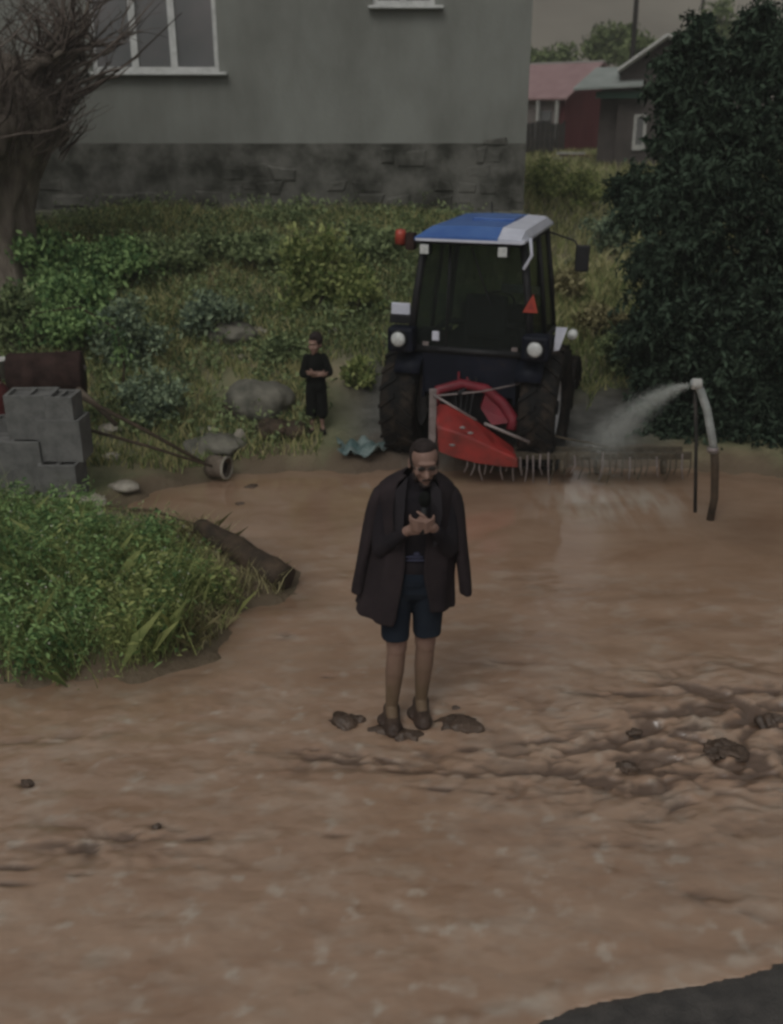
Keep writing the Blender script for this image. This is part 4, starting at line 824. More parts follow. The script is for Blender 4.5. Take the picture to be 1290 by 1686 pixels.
# ---------------------------------------------------------------- tractor
def tractor():
    TH = R(-18)
    T = empty('tractor', (.89, 9.98, .02), TH, label='blue roofed tractor with dark cab standing at the water edge, seen from behind', cat='tractor')
    def wheel(x, y, r, wd, rimr, nm='wheel', lugs=22):
        t = empty(nm, (x, y, r)); t.parent = T; h = wd / 2
        m = MB(); m.lathe([(rimr, -h * .75), (r * .80, -h), (r * .93, -h * .97), (r * .975, -h * .8), (r * .985, 0), (r * .975, h * .8), (r * .93, h * .97), (r * .80, h), (rimr, h * .75)], 'x', n=44, closed=True)
        for i in range(lugs):
            for s in (-1, 1):
                a = 2 * math.pi * (i + (.5 if s > 0 else 0)) / lugs; a2 = a + .20
                pts = []
                for (aa, xx, rr) in ((a, s * .01, r * .975), (a + .07, s * .01, r * .975), (a2 + .07, s * h * .98, r * .955), (a2, s * h * .98, r * .955)):
                    pts.append((xx, rr * math.cos(aa), rr * math.sin(aa))); 
                top = [(p[0], p[1] * 1.045, p[2] * 1.045) for p in pts]
                m.add(pts + top, [(4, 5, 6, 7), (0, 1, 5, 4), (1, 2, 6, 5), (2, 3, 7, 6), (3, 0, 4, 7)])
        m.build('tyre', M['rubber'], t)
        s = 1 if x > 0 else -1
        q = MB(); q.lathe([(rimr + .008, -h * .76), (rimr + .015, -h * .6), (rimr * .93, -h * .5), (rimr * .93, h * .5), (rimr + .015, h * .6), (rimr + .008, h * .76)], 'x', n=36, closed=True)
        q.lathe([(rimr * .94, s * h * .18), (rimr * .5, s * h * .30), (.08, s * h * .30), (.08, s * h * .22), (rimr * .5, s * h * .22), (rimr * .94, s * h * .1)], 'x', n=36, closed=True)
        q.build('rim', M['rim'], t)
        hb = MB(); hb.lathe([(.001, s * h * .25), (.075, s * h * .25), (.07, s * h * .7), (.001, s * h * .72)], 'x', n=16)
        for i in range(6): a = i * math.pi / 3; hb.lathe([(.012, s * h * .28), (.012, s * h * .42)], 'x', (0, .11 * math.cos(a), .11 * math.sin(a)), 6)
        hb.build('hub', M['black'], t)
    for s in (-1, 1): wheel(s * .70, 0, .63, .36, .31)
    for s in (-1, 1): wheel(s * .66, 1.75, .38, .24, .19, lugs=18)
    # chassis, axle
    m = MB(); m.box((-.20, -.35, .42), (.20, 1.0, .92), c=.03); m.box((-.14, 1.0, .45), (.14, 2.25, .75), c=.02); m.lathe([(.10, -.52), (.13, -.2), (.13, .2), (.10, .52)], 'x', (0, 0, .60), 20); m.lathe([(.05, -.55), (.05, .55)], 'x', (0, 1.75, .38), 12); m.box((-.05, 1.70, .38), (.05, 1.8, .5))
    m.build('chassis', M['black'], T)
    hd = MB(); hd.prism([(1.02, .72), (2.35, .68), (2.42, .80), (2.38, 1.12), (2.1, 1.24), (1.02, 1.32)], 'x', -.27, .27); hd.build('bonnet', M['blue'], T)
    # fenders: arched shells over the rear wheels
    for s in (-1, 1):
        f = MB(); n = 13; vs = []
        xa, xb = s * .47, s * .73
        for i in range(n):
            a = R(146 - i * 10.2); r0 = .70 + (.02 if 3 < i < 9 else 0)
            for (x, rr) in ((xa, r0), (xb, r0), (xb, r0 - .025), (xa, r0 - .025)): vs.append((x, rr * -math.cos(a) * -1 if False else -rr * math.cos(R(180) - a), .63 + rr * math.sin(a)))
        fs = [(i * 4 + j, i * 4 + (j + 1) % 4, (i + 1) * 4 + (j + 1) % 4, (i + 1) * 4 + j) for i in range(n - 1) for j in range(4)] + [(0, 1, 2, 3), tuple((n - 1) * 4 + j for j in (3, 2, 1, 0))]
        f.add(vs, fs, True)
        f.box((s * .47 - .012 * s - .01, -.45, .75), (s * .47 - .012 * s + .01, .62, 1.27)); f.build('fender', M['navy'], T)
        # lamp plate on the rear of the fender
        lb = MB(); lb.box((s * .66 - .13, -.60, 1.22), (s * .66 + .13, -.40, 1.46), c=.03); lbo = lb.build('lamp_bracket', M['navy'], T)
        lz = 1.355 if s < 0 else 1.345
        q = MB(); q.lathe([(.001, -.655), (.05, -.650), (.072, -.635), (.076, -.60)], 'y', (s * .665, 0, lz), 20); q.build('work_light', M['lamp'], lbo)
        MB().lathe([(.077, -.642), (.085, -.642), (.085, -.60), (.077, -.60)], 'y', (s * .665, 0, lz), 20, True).build('bezel', M['black'], lbo)
    # cab frame
    c = MB(); zb, zt = 1.24, 2.27; yb, yf = -.42, .95
    def post(x0, y0, x1, y1, r=.032, z0=zb, z1=zt): c.tube([(x0, y0, z0), (x0 * .5 + x1 * .5 + .01 * (1 if x0 > 0 else -1), (y0 + y1) / 2, (z0 + z1) / 2), (x1, y1, z1)], r, 8)
    for s in (-1, 1):
        post(s * .60, yb - .02, s * .47, yb + .02, .038); post(s * .60, .32, s * .475, .32, .024); post(s * .58, yf, s * .46, yf - .06, .032)
        c.tube([(s * .47, yb + .02, zt), (s * .46, yf - .06, zt)], .035, 8); c.tube([(s * .60, yb - .02, zb), (s * .59, yf, zb)], .035, 8)
    for (y, z, w_) in ((yb + .02, zt, .47), (yf - .06, zt, .46), (yb - .02, zb, .60), (yf, zb, .58)): c.tube([(-w_, y, z), (w_, y, z)], .034, 8)
    c.tube([(-.24, yb - .01, zb), (-.22, yb + .03, zt)], .018, 6)
    c.build('cab_frame', M['black'], T)
    # lower cab body
    b = MB(); b.box((-.45, -.36, .90), (.45, .95, 1.22), c=.02); b.box((-.46, -.44, .80), (.46, -.34, 1.26), c=.015); b.build('cab_body', M['navy'], T)
    MB().box((-.45, .962, 1.12), (.45, .99, 1.46)).build('dashboard', M['black'], T)
    # glass
    gm = bpy.data.materials.get('cab_glass')
    if not gm:
        gm = bpy.data.materials.new('cab_glass'); gm.use_nodes = True; nn = gm.node_tree; pb = nn.nodes['Principled BSDF']; pb.inputs['Base Color'].default_value = (.02, .025, .022, 1); pb.inputs['Roughness'].default_value = .08
        tr = nn.nodes.new('ShaderNodeBsdfTransparent'); tr.inputs[0].default_value = (.74, .80, .77, 1); mx = nn.nodes.new('ShaderNodeMixShader'); mx.inputs[0].default_value = .28
        nn.links.new(tr.outputs[0], mx.inputs[1]); nn.links.new(pb.outputs[0], mx.inputs[2]); nn.links.new(mx.outputs[0], nn.nodes['Material Output'].inputs[0])
    def pane(nm, q):
        nrm = (Vector(q[1]) - Vector(q[0])).cross(Vector(q[3]) - Vector(q[0])).normalized() * .004
        MB().add([Vector(p) - nrm for p in q] + [Vector(p) + nrm for p in q], [(0, 1, 2, 3), (7, 6, 5, 4), (0, 4, 5, 1), (1, 5, 6, 2), (2, 6, 7, 3), (3, 7, 4, 0)]).build(nm, gm, T)
    pane('rear_window', [(-.57, yb - .02, zb + .03), (.57, yb - .02, zb + .03), (.45, yb + .02, zt - .03), (-.45, yb + .02, zt - .03)])
    pane('windscreen', [(-.55, yf, zb + .03), (.55, yf, zb + .03), (.44, yf - .06, zt - .03), (-.44, yf - .06, zt - .03)])
    for s in (-1, 1): pane('door_glass', [(s * .60, yb + .04, zb + .03), (s * .59, yf - .03, zb + .03), (s * .47, yf - .1, zt - .03), (s * .475, yb + .06, zt - .03)])
    # interior
    st = MB(); st.box((-.14, -.10, 1.20), (.30, .34, 1.34), c=.04); st.box((-.13, -.17, 1.32), (.29, -.07, 1.74), rot=(R(-6), 0, 0), c=.04); st.build('seat', M['black'], T)
    sw = MB(); a = []
    for i in range(25): w_ = 2 * math.pi * i / 24; a.append((.19 * math.cos(w_), .72 + .19 * math.sin(w_) * .8, 1.50 + .19 * math.sin(w_) * .55))
    sw.tube(a, .014, 6, False); sw.tube([(0, .92, 1.3), (0, .72, 1.5)], .02, 6); sw.build('steering_wheel', M['black'], T)
    # papers/pale shelf seen through the glass
    MB().box((.02, .84, 1.60), (.46, .90, 1.68), rot=(0, R(2), 0)).build('dash_shelf', M['white_trim'], T)
    # roof: tapered crowned slab, blue with a white right part
    n = 10
    def roofpart(xa, xb, m_, nm):
        q = MB(); xs_ = np.linspace(xa, xb, 8); ys_ = np.linspace(-.60, 1.10, 9); vs = []
        for lay in (0, 1):
            for y in ys_:
                for x in xs_:
                    e = min(1, (min(x + .57, .57 - x)) / .07, (min(y + .60, 1.10 - y)) / .09); z = 2.315 + .075 * math.sqrt(max(0, 1 - (1 - max(e, 0)) ** 2)) + .02 * (1 - (x / .57) ** 2)
                    tp = .91 * (1 - .05 * (y + .66) / 1.76)
                    vs.append((x * tp, y, z if lay else 2.29))
        A, B = 8, 9; fs = []
        for lay in (0, 1):
            for j in range(B - 1):
                for i in range(A - 1):
                    k = lay * A * B + j * A + i; fs.append((k, k + 1, k + A + 1, k + A))
        rim = [(0, i) for i in range(A)] + [(j, A - 1) for j in range(1, B)] + [(B - 1, i) for i in range(A - 2, -1, -1)] + [(j, 0) for j in range(B - 2, 0, -1)]
        for k in range(len(rim)):
            p, r_ = rim[k], rim[(k + 1) % len(rim)]; a0, a1 = p[0] * A + p[1], r_[0] * A + r_[1]; fs.append((a0, a1, a1 + A * B, a0 + A * B))
        q.add(vs, fs, False); return q.build(nm, m_, T)
    ro = roofpart(-.57, .298, M['blue'], 'roof'); roofpart(.300, .57, M['white'], 'roof_panel')
    MB().box((-.505, -.612, 2.285), (.505, -.602, 2.308)).build('roof_edge', M['white'], ro)
    MB().box((-.15, .15, 2.40), (.27, .62, 2.432), c=.012).build('roof_hatch', M['blue'], ro)
    MB().tube([(-.12, .9, 2.39), (-.13, .9, 2.52)], .008, 5).build('aerial', M['black'], T)
    MB().tube([(.53, -.4, 2.32), (.555, -.42, 2.17), (.50, -.50, 2.05)], .016, 6).build('grab_rail', M['white'], T)
    for x in (-.42, .32):
        l = MB().box((x - .05, -.60, 2.16), (x + .05, -.50, 2.26), c=.012).build('roof_light', M['black'], T); MB().box((x - .042, -.612, 2.168), (x + .042, -.601, 2.252), c=.004).build('lens', M['lamp'], l)
    # red beacon on a stalk at the upper left
    k = MB().tube([(-.50, -.35, 2.25), (-.72, -.38, 2.21), (-.72, -.38, 2.25)], .015, 6).build('beacon_stalk', M['black'], T); MB().lathe([(.001, 2.22), (.055, 2.22), (.055, 2.31), (.045, 2.35), (.001, 2.36)], 'z', (-.72, -.38, 0), 16).build('beacon', M['orange'], k)
    MB().box((-.66, -.44, 2.17), (-.57, -.33, 2.33), c=.015).build('beacon_box', M['rust'], k)
    # mirror at the right
    k = MB().tube([(.50, .86, 2.24), (.80, .55, 2.20), (.88, .55, 2.10)], .010, 6).build('mirror_arm', M['black'], T); MB().box((.82, .53, 1.90), (.96, .57, 2.16), c=.015).build('mirror', M['black'], k)
    # number plate lamp box at left, markings
    k = MB().box((-.79, -.46, 1.56), (-.60, -.42, 1.67), c=.008).build('plate', M['white'], T)
    MB().box((-.81, -.455, 1.47), (-.58, -.35, 1.555), c=.01).build('plate_holder', M['black'], T)
    k = MB().box((-.37, -.47, 1.33), (-.30, -.445, 1.42), c=.005).build('rear_socket', M['white'], T)
    # red warning triangle and red lamp at the right rear post
    MB().prism([(.51, 1.66), (.65, 1.66), (.60, 1.83)], 'y', -.50, -.48).build('warning_triangle', M['orange'], T); MB().prism([(.55, 1.69), (.62, 1.69), (.59, 1.76)], 'y', -.505, -.501).build('triangle_centre', M['red'], T)
    MB().prism([(.80, 1.50), (.91, 1.50), (.84, 1.28), (.79, 1.27)], 'y', -.30, -.285).build('fender_flap', M['white'], T); MB().lathe([(.001, -.05), (.05, -.04), (.05, .04), (.001, .05)], 'y', (.92, .0, 1.38), 12).build('side_lamp', M['lamp'], T)
    # exhaust and hitch
    MB().tube([(.24, 1.5, 1.2), (.30, 1.5, 1.5), (.30, 1.5, 1.95)], .028, 10).build('exhaust', M['black'], T)
    for s in (-1, 1): MB().tube([(s * .18, -.30, .50), (s * .26, -.78, .42)], .024, 8).build('lift_arm', M['black'], T)
    MB().tube([(0, -.36, .88), (0, -.80, .92)], .022, 8).build('top_link', M['black'], T)
    MB().box((-.07, -.37, .78), (.07, -.32, .98), c=.01).build('hitch_bracket', M['darkred'], T)
    for i in range(4): MB().tube([(-.10 + .05 * i, -.36, .98), (-.12 + .07 * i, -.50, .90 + .03 * i), (-.06 + .04 * i, -.66, .62), (-.03 + .03 * i, -.74, .50)], .010, 6).build('hose', M['black'], T)
    for x in (-.44, .44): MB().box((x - .03, -.452, 1.27), (x + .03, -.44, 1.31), c=.004).build('catch', M['steel'], T)
    MB().tube([(.0, -.45, 2.22), (.10, -.47, 1.95), (.20, -.45, 1.70)], .008, 5).build('wiper', M['black'], T)
    # step plates on the right
    MB().box((.50, .45, .48), (.70, .75, .51), c=.005).build('step', M['black'], T)
tractor()

# ---------------------------------------------------------------- red mower-rake behind the tractor
def mower():
    Y0 = 9.25; O = at(780, 760, Y0); O.z = .05
    T = empty('hay_mower', O, 0, label='red hay mower with long low bar of tines mounted behind the tractor', cat='mower')
    P = lambda u, v, Y=Y0: at(u, v, Y) - O
    # red deck: sloping bulged hood
    top = [(716, 668), (740, 672), (775, 690), (812, 716), (848, 742)]; bot = [(722, 738), (748, 748), (785, 757), (820, 762), (852, 764)]
    m = MB(); vs = []; n = len(top); dp = [-.10, -.16, -.05, .28]
    for i in range(n):
        a = P(*top[i]); b = P(*bot[i])
        vs += [a + Vector((0, .30, -.05)), a + Vector((0, .10, 0)), a.lerp(b, .45) + Vector((0, -.16, .03)), b + Vector((0, -.12, .0)), b + Vector((0, .32, .0))]
    fs = [(i * 5 + j, i * 5 + (j + 1) % 5, (i + 1) * 5 + (j + 1) % 5, (i + 1) * 5 + j) for i in range(n - 1) for j in range(5)] + [(0, 1, 2, 3, 4), tuple((n - 1) * 5 + j for j in (4, 3, 2, 1, 0))]
    m.add(vs, fs, False); dk = m.build('deck', M['red'], T); bv = dk.modifiers.new('b', 'BEVEL'); bv.width = .02; bv.segments = 3
    # rounded headstock arch
    m = MB(); m.tube([P(716, 668, 9.35), P(722, 642, 9.4), P(760, 632, 9.45), P(800, 640, 9.45), P(828, 664, 9.4), P(846, 690, 9.35), P(842, 708, 9.3)], [.045, .05, .05, .05, .055, .06, .05], 8); m.build('headstock', M['darkred'], T)
    m = MB(); a = [P(800, 648, 9.42), P(838, 668, 9.38), P(848, 695, 9.34), P(810, 700, 9.34), P(792, 672, 9.4)]
    m.add(a + [p + Vector((0, .08, 0)) for p in a], [(0, 1, 2, 3, 4), (9, 8, 7, 6, 5)] + [(k, 5 + k, 5 + (k + 1) % 5, (k + 1) % 5) for k in range(5)]); m.build('gearbox_guard', M['darkred'], T)
    m = MB(); [m.tube([P(u, 650, 9.5), P(u, 612, 9.6)], .014, 6) for u in (756, 770)]; m.build('top_link_lug', M['darkred'], T)
    # upright steel post, rods
    m = MB(); a, b = P(712, 728, 9.2), P(712, 640, 9.2); m.box((a.x - .035, a.y - .02, a.z), (a.x + .035, a.y + .02, b.z), c=.006); m.build('upright', M['steel'], T)
    MB().tube([P(714, 652, 9.18), P(790, 645, 9.3), P(893, 625, 9.5)], .009, 6).build('stay_rod', M['steel'], T)
    MB().tube([P(714, 650, 9.16), P(785, 692, 9.1)], .011, 6).build('stay_rod', M['steel'], T); MB().tube([P(798, 697, 9.1), P(872, 728, 9.1)], .016, 6).build('stay_rod', M['steel'], T)
    MB().tube([P(845, 697, 9.3), P(930, 722, 9.3), P(1015, 737, 9.3)], .010, 6).build('stay_rod', M['olive'], T)
    for (u, v) in ((762, 704), (775, 713), (745, 733)): MB().ell(P(u, v, 9.05), (.03, .012, .014), n=10, m=6).build('decal', M['steel'], dk)
    # long beam and tines
    m = MB(); a, b = P(765, 750, 9.25), P(1135, 748, 9.3); m.box((a.x, a.y - .04, a.z - .03), (b.x, a.y + .04, a.z + .03), c=.008); m.build('beam', M['olive'], T)
    m = MB(); m.box((a.x + .5, a.y + .10, a.z - .06), (b.x - .05, a.y + .14, a.z + .05), c=.006)
    for x in np.linspace(a.x + .55, b.x - .1, 7): m.box((x - .02, a.y + .03, a.z - .02), (x + .02, a.y + .11, a.z + .02))
    m.build('rear_rail', M['olive'], T)
    for i in range(34):
        x = a.x + .02 + (b.x - a.x - .04) * (i + random.uniform(-.2, .2)) / 33; z = a.z; l = random.uniform(.6, 1.25) * .24
        MB().tube([(x, a.y - .045, z + random.uniform(.0, .06)), (x + random.uniform(-.008, .008), a.y - .075, z - l * .5), (x + random.uniform(-.035, .035), a.y - .04, z - l)], [.010, .008, .006], 5).build('tine', M['steel' if i < 12 or i % 4 == 0 else 'olive'], T)
    for x in (a.x + .95, a.x + 1.30, b.x - .25): 
        MB().lathe([(.02, -.02), (.085, -.015), (.085, .015), (.02, .02)], 'x', (x, a.y - .0, a.z - .11), 18).build('guide_wheel', M['olive'], T)
mower()

# standing bent pipe with a jet of water
def pipe():
    Yp = 8.35; b = at(1177, 790, Yp); b.z = -.15
    T = empty('bent_pipe', b, 0, label='pale bent pipe standing in the flood at the right and spouting water', cat='pipe'); P = lambda u, v, Y=Yp: at(u, v, Y) - b
    MB().tube([Vector((0, 0, 0)), P(1177, 820), P(1178, 765), P(1177, 745)], [.034, .034, .036, .036], 12).build('lower_section', M['wood_dark'], T)
    MB().tube([P(1177, 745), P(1172, 715), P(1165, 675), P(1155, 645), P(1148, 632), P(1138, 630)], [.036, .036, .036, .035, .033, .030], 12).build('riser', M['pipe'], T)
    MB().tube([P(1148, 835, Yp + .2) * 1.0 + Vector((0, 0, -.15)), P(1147, 720, Yp + .1), P(1145, 640, Yp + .03)], .016, 8).build('support_leg', M['dark_board'], T)
    MB().lathe([(.03, -.05), (.047, -.045), (.047, .03), (.03, .035)], 'x', P(1149, 632), 14, True).build('collar', M['white_trim'], T)
    MB().lathe([(.036, -.01), (.05, -.008), (.05, .03), (.036, .035)], 'z', P(1174, 742), 14, True).build('joint', M['steel'], T)
    # the jet
    n = 36000; s = RNG.uniform(0, 1, n) ** .8; a = np.array(at(1135, 634, Yp)); tgt = np.array(at(985, 745, 9.2)); x = a[0] + (tgt[0] - a[0]) * s; y = a[1] + .85 * s
    z = a[2] + .0 * s - (a[2] - tgt[2] + .0) * (.45 * s + .55 * s * s); spread = .012 + .11 * s
    C = np.stack([x, y, z], 1) + RNG.normal(size=(n, 3)) * spread[:, None] * np.array([1, .8, .8])
    m2 = 12000; C2 = np.array(at(1010, 752, 9.25)) + RNG.normal(size=(m2, 3)) * np.array([.30, .14, .09]); C = np.concatenate([C, C2]); C = C[C[:, 2] > .02]
    D = rnd_dirs(len(C)) * .6; D[:, 0] -= .9; D[:, 2] -= .55
    V, Fq = leaves(C, RNG.uniform(.006, .022, len(C)), RNG.uniform(.002, .005, len(C)), D)
    sm = bpy.data.materials.new('spray'); sm.use_nodes = True; q = sm.node_tree; pb = q.nodes['Principled BSDF']; pb.inputs['Base Color'].default_value = (.5, .53, .5, 1); pb.inputs['Roughness'].default_value = .3; pb.inputs['Alpha'].default_value = .22
    raw('water_spray', V, Fq, sm, label='misty jet of water falling left from the bent pipe', cat='spray', kind='stuff')
pipe()

# ---------------------------------------------------------------- people
def hand(mb, wrist, dirv, side, palm_n, r=.0085, curl=.9, scale=1.0):
    """palm plus five separate fingers; dirv: along the hand, side: towards the thumb, palm_n: out of the palm"""
    w = Vector(wrist); d = Vector(dirv).normalized(); s = Vector(side).normalized(); n = Vector(palm_n).normalized(); k = scale
    for i in range(4):
        f = (-.030 + .020 * i) * k; mb.capsule(w + s * f * .7, w + d * .085 * k + s * f, .016 * k, .013 * k, 10, 4)
    for i, L in enumerate((.060, .074, .080, .072)):
        f = (-.032 + .0215 * i) * k; p = w + d * .090 * k + s * f; L *= k; c = curl * (1.1 - .08 * i)
        q = p + (d * math.cos(c * .6) + n * math.sin(c * .6)) * L * .45; t = q + (d * math.cos(c * 1.5) + n * math.sin(c * 1.5)) * L * .32; e = t + (d * math.cos(c * 2.2) + n * math.sin(c * 2.2)) * L * .24
        mb.capsule(p, q, r * k * 1.05, r * k * .98, 8, 3); mb.capsule(q, t, r * k * .98, r * k * .9, 8, 3); mb.capsule(t, e, r * k * .9, r * k * .78, 8, 3)
    p = w + d * .025 * k + s * .036 * k; q = p + (d * .7 + s * .7 + n * .3).normalized() * .042 * k; e = q + (d * .75 + s * .15 + n * .65).normalized() * .034 * k
    mb.capsule(p, q, .013 * k, .010 * k, 8, 3); mb.capsule(q, e, .010 * k, .0085 * k, 8, 3)
def head(mb, c, k=1.0, yaw=0, pit=0):
    """head with face towards -y; c = centre of the skull"""
    mt = Euler((pit, 0, yaw)).to_matrix(); P = lambda x, y, z: Vector(c) + mt @ Vector((x, y, z)) * k; r3 = (pit, 0, yaw)
    E = lambda x, y, z, a, b, e: mb.ell(P(x, y, z), (a * k, b * k, e * k), r3, 18, 12)
    E(0, .012, .028, .076, .094, .086); E(0, -.02, -.03, .062, .070, .075); E(0, -.038, -.075, .042, .046, .034)   # skull, face, jaw
    mb.capsule(P(0, -.088, -.005), P(0, -.104, -.040), .010 * k, .016 * k, 10, 4); E(.012, -.092, -.043, .010, .011, .009); E(-.012, -.092, -.043, .010, .011, .009)
    E(0, -.078, .026, .052, .02, .012); E(0, -.085, -.068, .024, .012, .007); E(0, -.083, -.079, .021, .012, .008); E(0, -.075, -.100, .02, .016, .014)
    for s in (-1, 1): E(s * .042, -.066, -.028, .022, .02, .02); E(s * .078, .012, -.012, .008, .02, .032); E(s * .079, .002, -.030, .009, .012, .012)
    return P
def mud_skin():
    m = M['skin'].copy(); m.name = 'muddy_skin'; n = m.node_tree; b = n.nodes['Principled BSDF']; src = b.inputs['Base Color'].links[0].from_socket
    tc = n.nodes.new('ShaderNodeTexCoord'); sp = n.nodes.new('ShaderNodeSeparateXYZ'); n.links.new(tc.outputs['Object'], sp.inputs[0])
    no = n.nodes.new('ShaderNodeTexNoise'); no.inputs['Scale'].default_value = 9; n.links.new(tc.outputs['Object'], no.inputs['Vector'])
    ad = n.nodes.new('ShaderNodeMath'); ad.operation = 'MULTIPLY_ADD'; ad.inputs[1].default_value = .5; n.links.new(no.outputs['Fac'], ad.inputs[0]); n.links.new(sp.outputs['Z'], ad.inputs[2])
    mr = n.nodes.new('ShaderNodeMapRange'); mr.inputs['From Min'].default_value = .85; mr.inputs['From Max'].default_value = .45; n.links.new(ad.outputs[0], mr.inputs[0])
    mx = n.nodes.new('ShaderNodeMix'); mx.data_type = 'RGBA'; n.links.new(mr.outputs[0], mx.inputs[0]); n.links.new(src, mx.inputs[6]); mx.inputs[7].default_value = (.145, .10, .062, 1); n.links.new(mx.outputs[2], b.inputs['Base Color'])
    return m
def man():
    O = Vector((.105, 5.17, 0)); T = empty('person', O, 0, label='man standing in the flood in shorts with a dark jacket draped over his shoulders', cat='person')
    b = MB(); HC = (.072, -.035, 1.672)
    P = head(b, HC, 1.0, yaw=R(8), pit=R(10))
    b.capsule((.045, .02, 1.50), (.062, -.005, 1.60), .058, .052)
    # torso
    b.ell((.03, .02, 1.36), (.175, .105, .17)); b.ell((.03, .02, 1.20), (.155, .10, .18)); b.ell((.015, .02, 1.0), (.155, .105, .15)); b.capsule((-.11, .02, 1.475), (.17, .02, 1.475), .055, .055)
    # arms bent up to the chest
    sh = {-1: (-.155, .02, 1.45), 1: (.215, .02, 1.45)}; el = {-1: (-.165, -.07, 1.17), 1: (.215, -.07, 1.17)}; wr = {-1: (-.010, -.215, 1.345), 1: (.115, -.215, 1.365)}
    for s in (-1, 1):
        b.capsule(sh[s], el[s], .052, .042); b.capsule(el[s], wr[s], .042, .026)
    # legs: far foot set back on the screen right
    hip = {-1: (-.07, .02, .93), 1: (.10, .03, .93)}; kn = {-1: (-.075, -.01, .50), 1: (.095, .04, .50)}; an = {-1: (-.105, .0, .09), 1: (.075, .075, .09)}
    for s in (-1, 1):
        b.capsule(hip[s], kn[s], .092, .060); b.capsule(kn[s], tuple(a * .62 + c * .38 for a, c in zip(kn[s], an[s])), .056, .057)
        b.capsule(tuple(a * .62 + c * .38 for a, c in zip(kn[s], an[s])), an[s], .056, .036)
        b.capsule(an[s], (an[s][0] + .01, an[s][1] - .12, .035), .038, .034); b.ell((an[s][0], an[s][1] + .035, .05), (.034, .04, .045))
    # two hands closing on the microphone
    hand(b, (.000, -.222, 1.350), (.85, -.25, .25), (.0, -.25, 1), (.15, .9, .25), curl=1.0)
    hand(b, (.108, -.222, 1.368), (-.80, -.40, .2), (.0, -.25, 1), (-.15, .9, .2), curl=1.0)
    b.build('body', mud_skin(), T, remesh=.0055, smooth=2)
    # hair: receding, dark at the sides and back
    h = MB(); mt = Euler((R(10), 0, R(8))).to_matrix(); Q = lambda x, y, z: Vector(HC) + mt @ Vector((x, y, z)); r3 = (R(10), 0, R(8))
    h.ell(Q(0, .024, .034), (.0795, .083, .085), r3); h.ell(Q(-.066, .004, .012), (.0155, .030, .040), r3); h.ell(Q(.066, .004, .012), (.0155, .030, .040), r3); h.ell(Q(0, .05, -.03), (.062, .052, .05), r3); h.ell(Q(-.006, -.004, .090), (.060, .056, .034), r3)
    h.build('hair', M['hair'], T, remesh=.006, smooth=2)
    be = MB(); be.ell(Q(0, -.060, -.108), (.036, .034, .020), r3); be.ell(Q(-.048, -.02, -.082), (.016, .034, .032), r3); be.ell(Q(.048, -.02, -.082), (.016, .034, .032), r3); be.capsule(Q(-.024, -.097, -.062), Q(.024, -.097, -.062), .0055, .0055)
    be.build('beard', M['hair'], T, remesh=.005, smooth=1)
    gl = MB()
    for s in (-1, 1): gl.ell(Q(s * .031, -.091, .004), (.021, .005, .013), r3, 14, 8)
    gl.capsule(Q(-.01, -.1, .006), Q(.01, -.1, .006), .003, .003, 6, 3)
    for s in (-1, 1): gl.capsule(Q(s * .06, -.09, .004), Q(s * .08, .0, .0), .003, .003, 6, 3)
    gl.build('glasses', M['lens'], T)
    # t-shirt
    t = MB(); t.ell((.03, .02, 1.36), (.192, .122, .178)); t.ell((.03, .018, 1.20), (.178, .122, .20)); t.ell((.02, .018, 1.06), (.175, .125, .13)); t.capsule((-.12, .02, 1.475), (.18, .02, 1.475), .066, .066); t.capsule((.048, .015, 1.50), (.056, .005, 1.555), .070, .066)
    for s in (-1, 1): t.capsule(sh[s], el[s], .064, .052); t.capsule(el[s], tuple(a * .18 + c * .82 for a, c in zip(el[s], wr[s])), .052, .036)
    t.build('shirt', M['shirt'], T, remesh=.008, smooth=3)
    pr = MB()
    for (x, z, w_, h_) in ((.02, 1.135, .055, .010), (.03, 1.115, .065, .008), (.035, 1.152, .020, .014)): 
        pr.ell((x, -.1085 - .0, z), (w_, .006, h_), None, 14, 8)
    pr.build('shirt_print', M['print'], T)
    # shorts with two legs
    s_ = MB(); s_.ell((.015, .02, .98), (.175, .128, .13)); s_.capsule((-.06, .02, .92), (.09, .025, .92), .118, .118)
    for s in (-1, 1):
        a = hip[s]; c = kn[s]; n = 20; top = Vector((a[0] * 1.0, a[1], .95)); bt = Vector((c[0], c[1] + .0, .585)); vs = []
        for i in range(7):
            f = i / 6; p = top.lerp(bt, f); r = .112 - .022 * f + (.004 if i == 6 else 0)
            for k in range(n): w_ = 2 * math.pi * k / n; rr = r * (1 + .04 * math.sin(w_ * 4 + i * .7) * f); vs.append((p.x + rr * math.cos(w_) * .82 if (math.cos(w_) * -s) > 0 else p.x + rr * math.cos(w_), p.y + rr * math.sin(w_), p.z))
        s_.add(vs, [(i * n + k, i * n + (k + 1) % n, (i + 1) * n + (k + 1) % n, (i + 1) * n + k) for i in range(6) for k in range(n)] + [tuple(range(n - 1, -1, -1)), tuple(6 * n + k for k in range(n))], True)
    s_.build('shorts', M['shorts'], T, remesh=.007, smooth=2)
    for s in (-1, 1):
        m = MB(); a = an[s]; m.capsule((a[0] + .0, a[1] + .03, .045), (a[0] + .012, a[1] - .15, .030), .050, .046); m.ell((a[0], a[1] + .02, .065), (.052, .06, .05)); m.ell((a[0] + .01, a[1] - .12, .02), (.06, .085, .035)); m.ell((a[0] - .03, a[1] - .03, .02), (.06, .07, .03)); m.build('shoe', M['shoe'], T, remesh=.009, smooth=1)
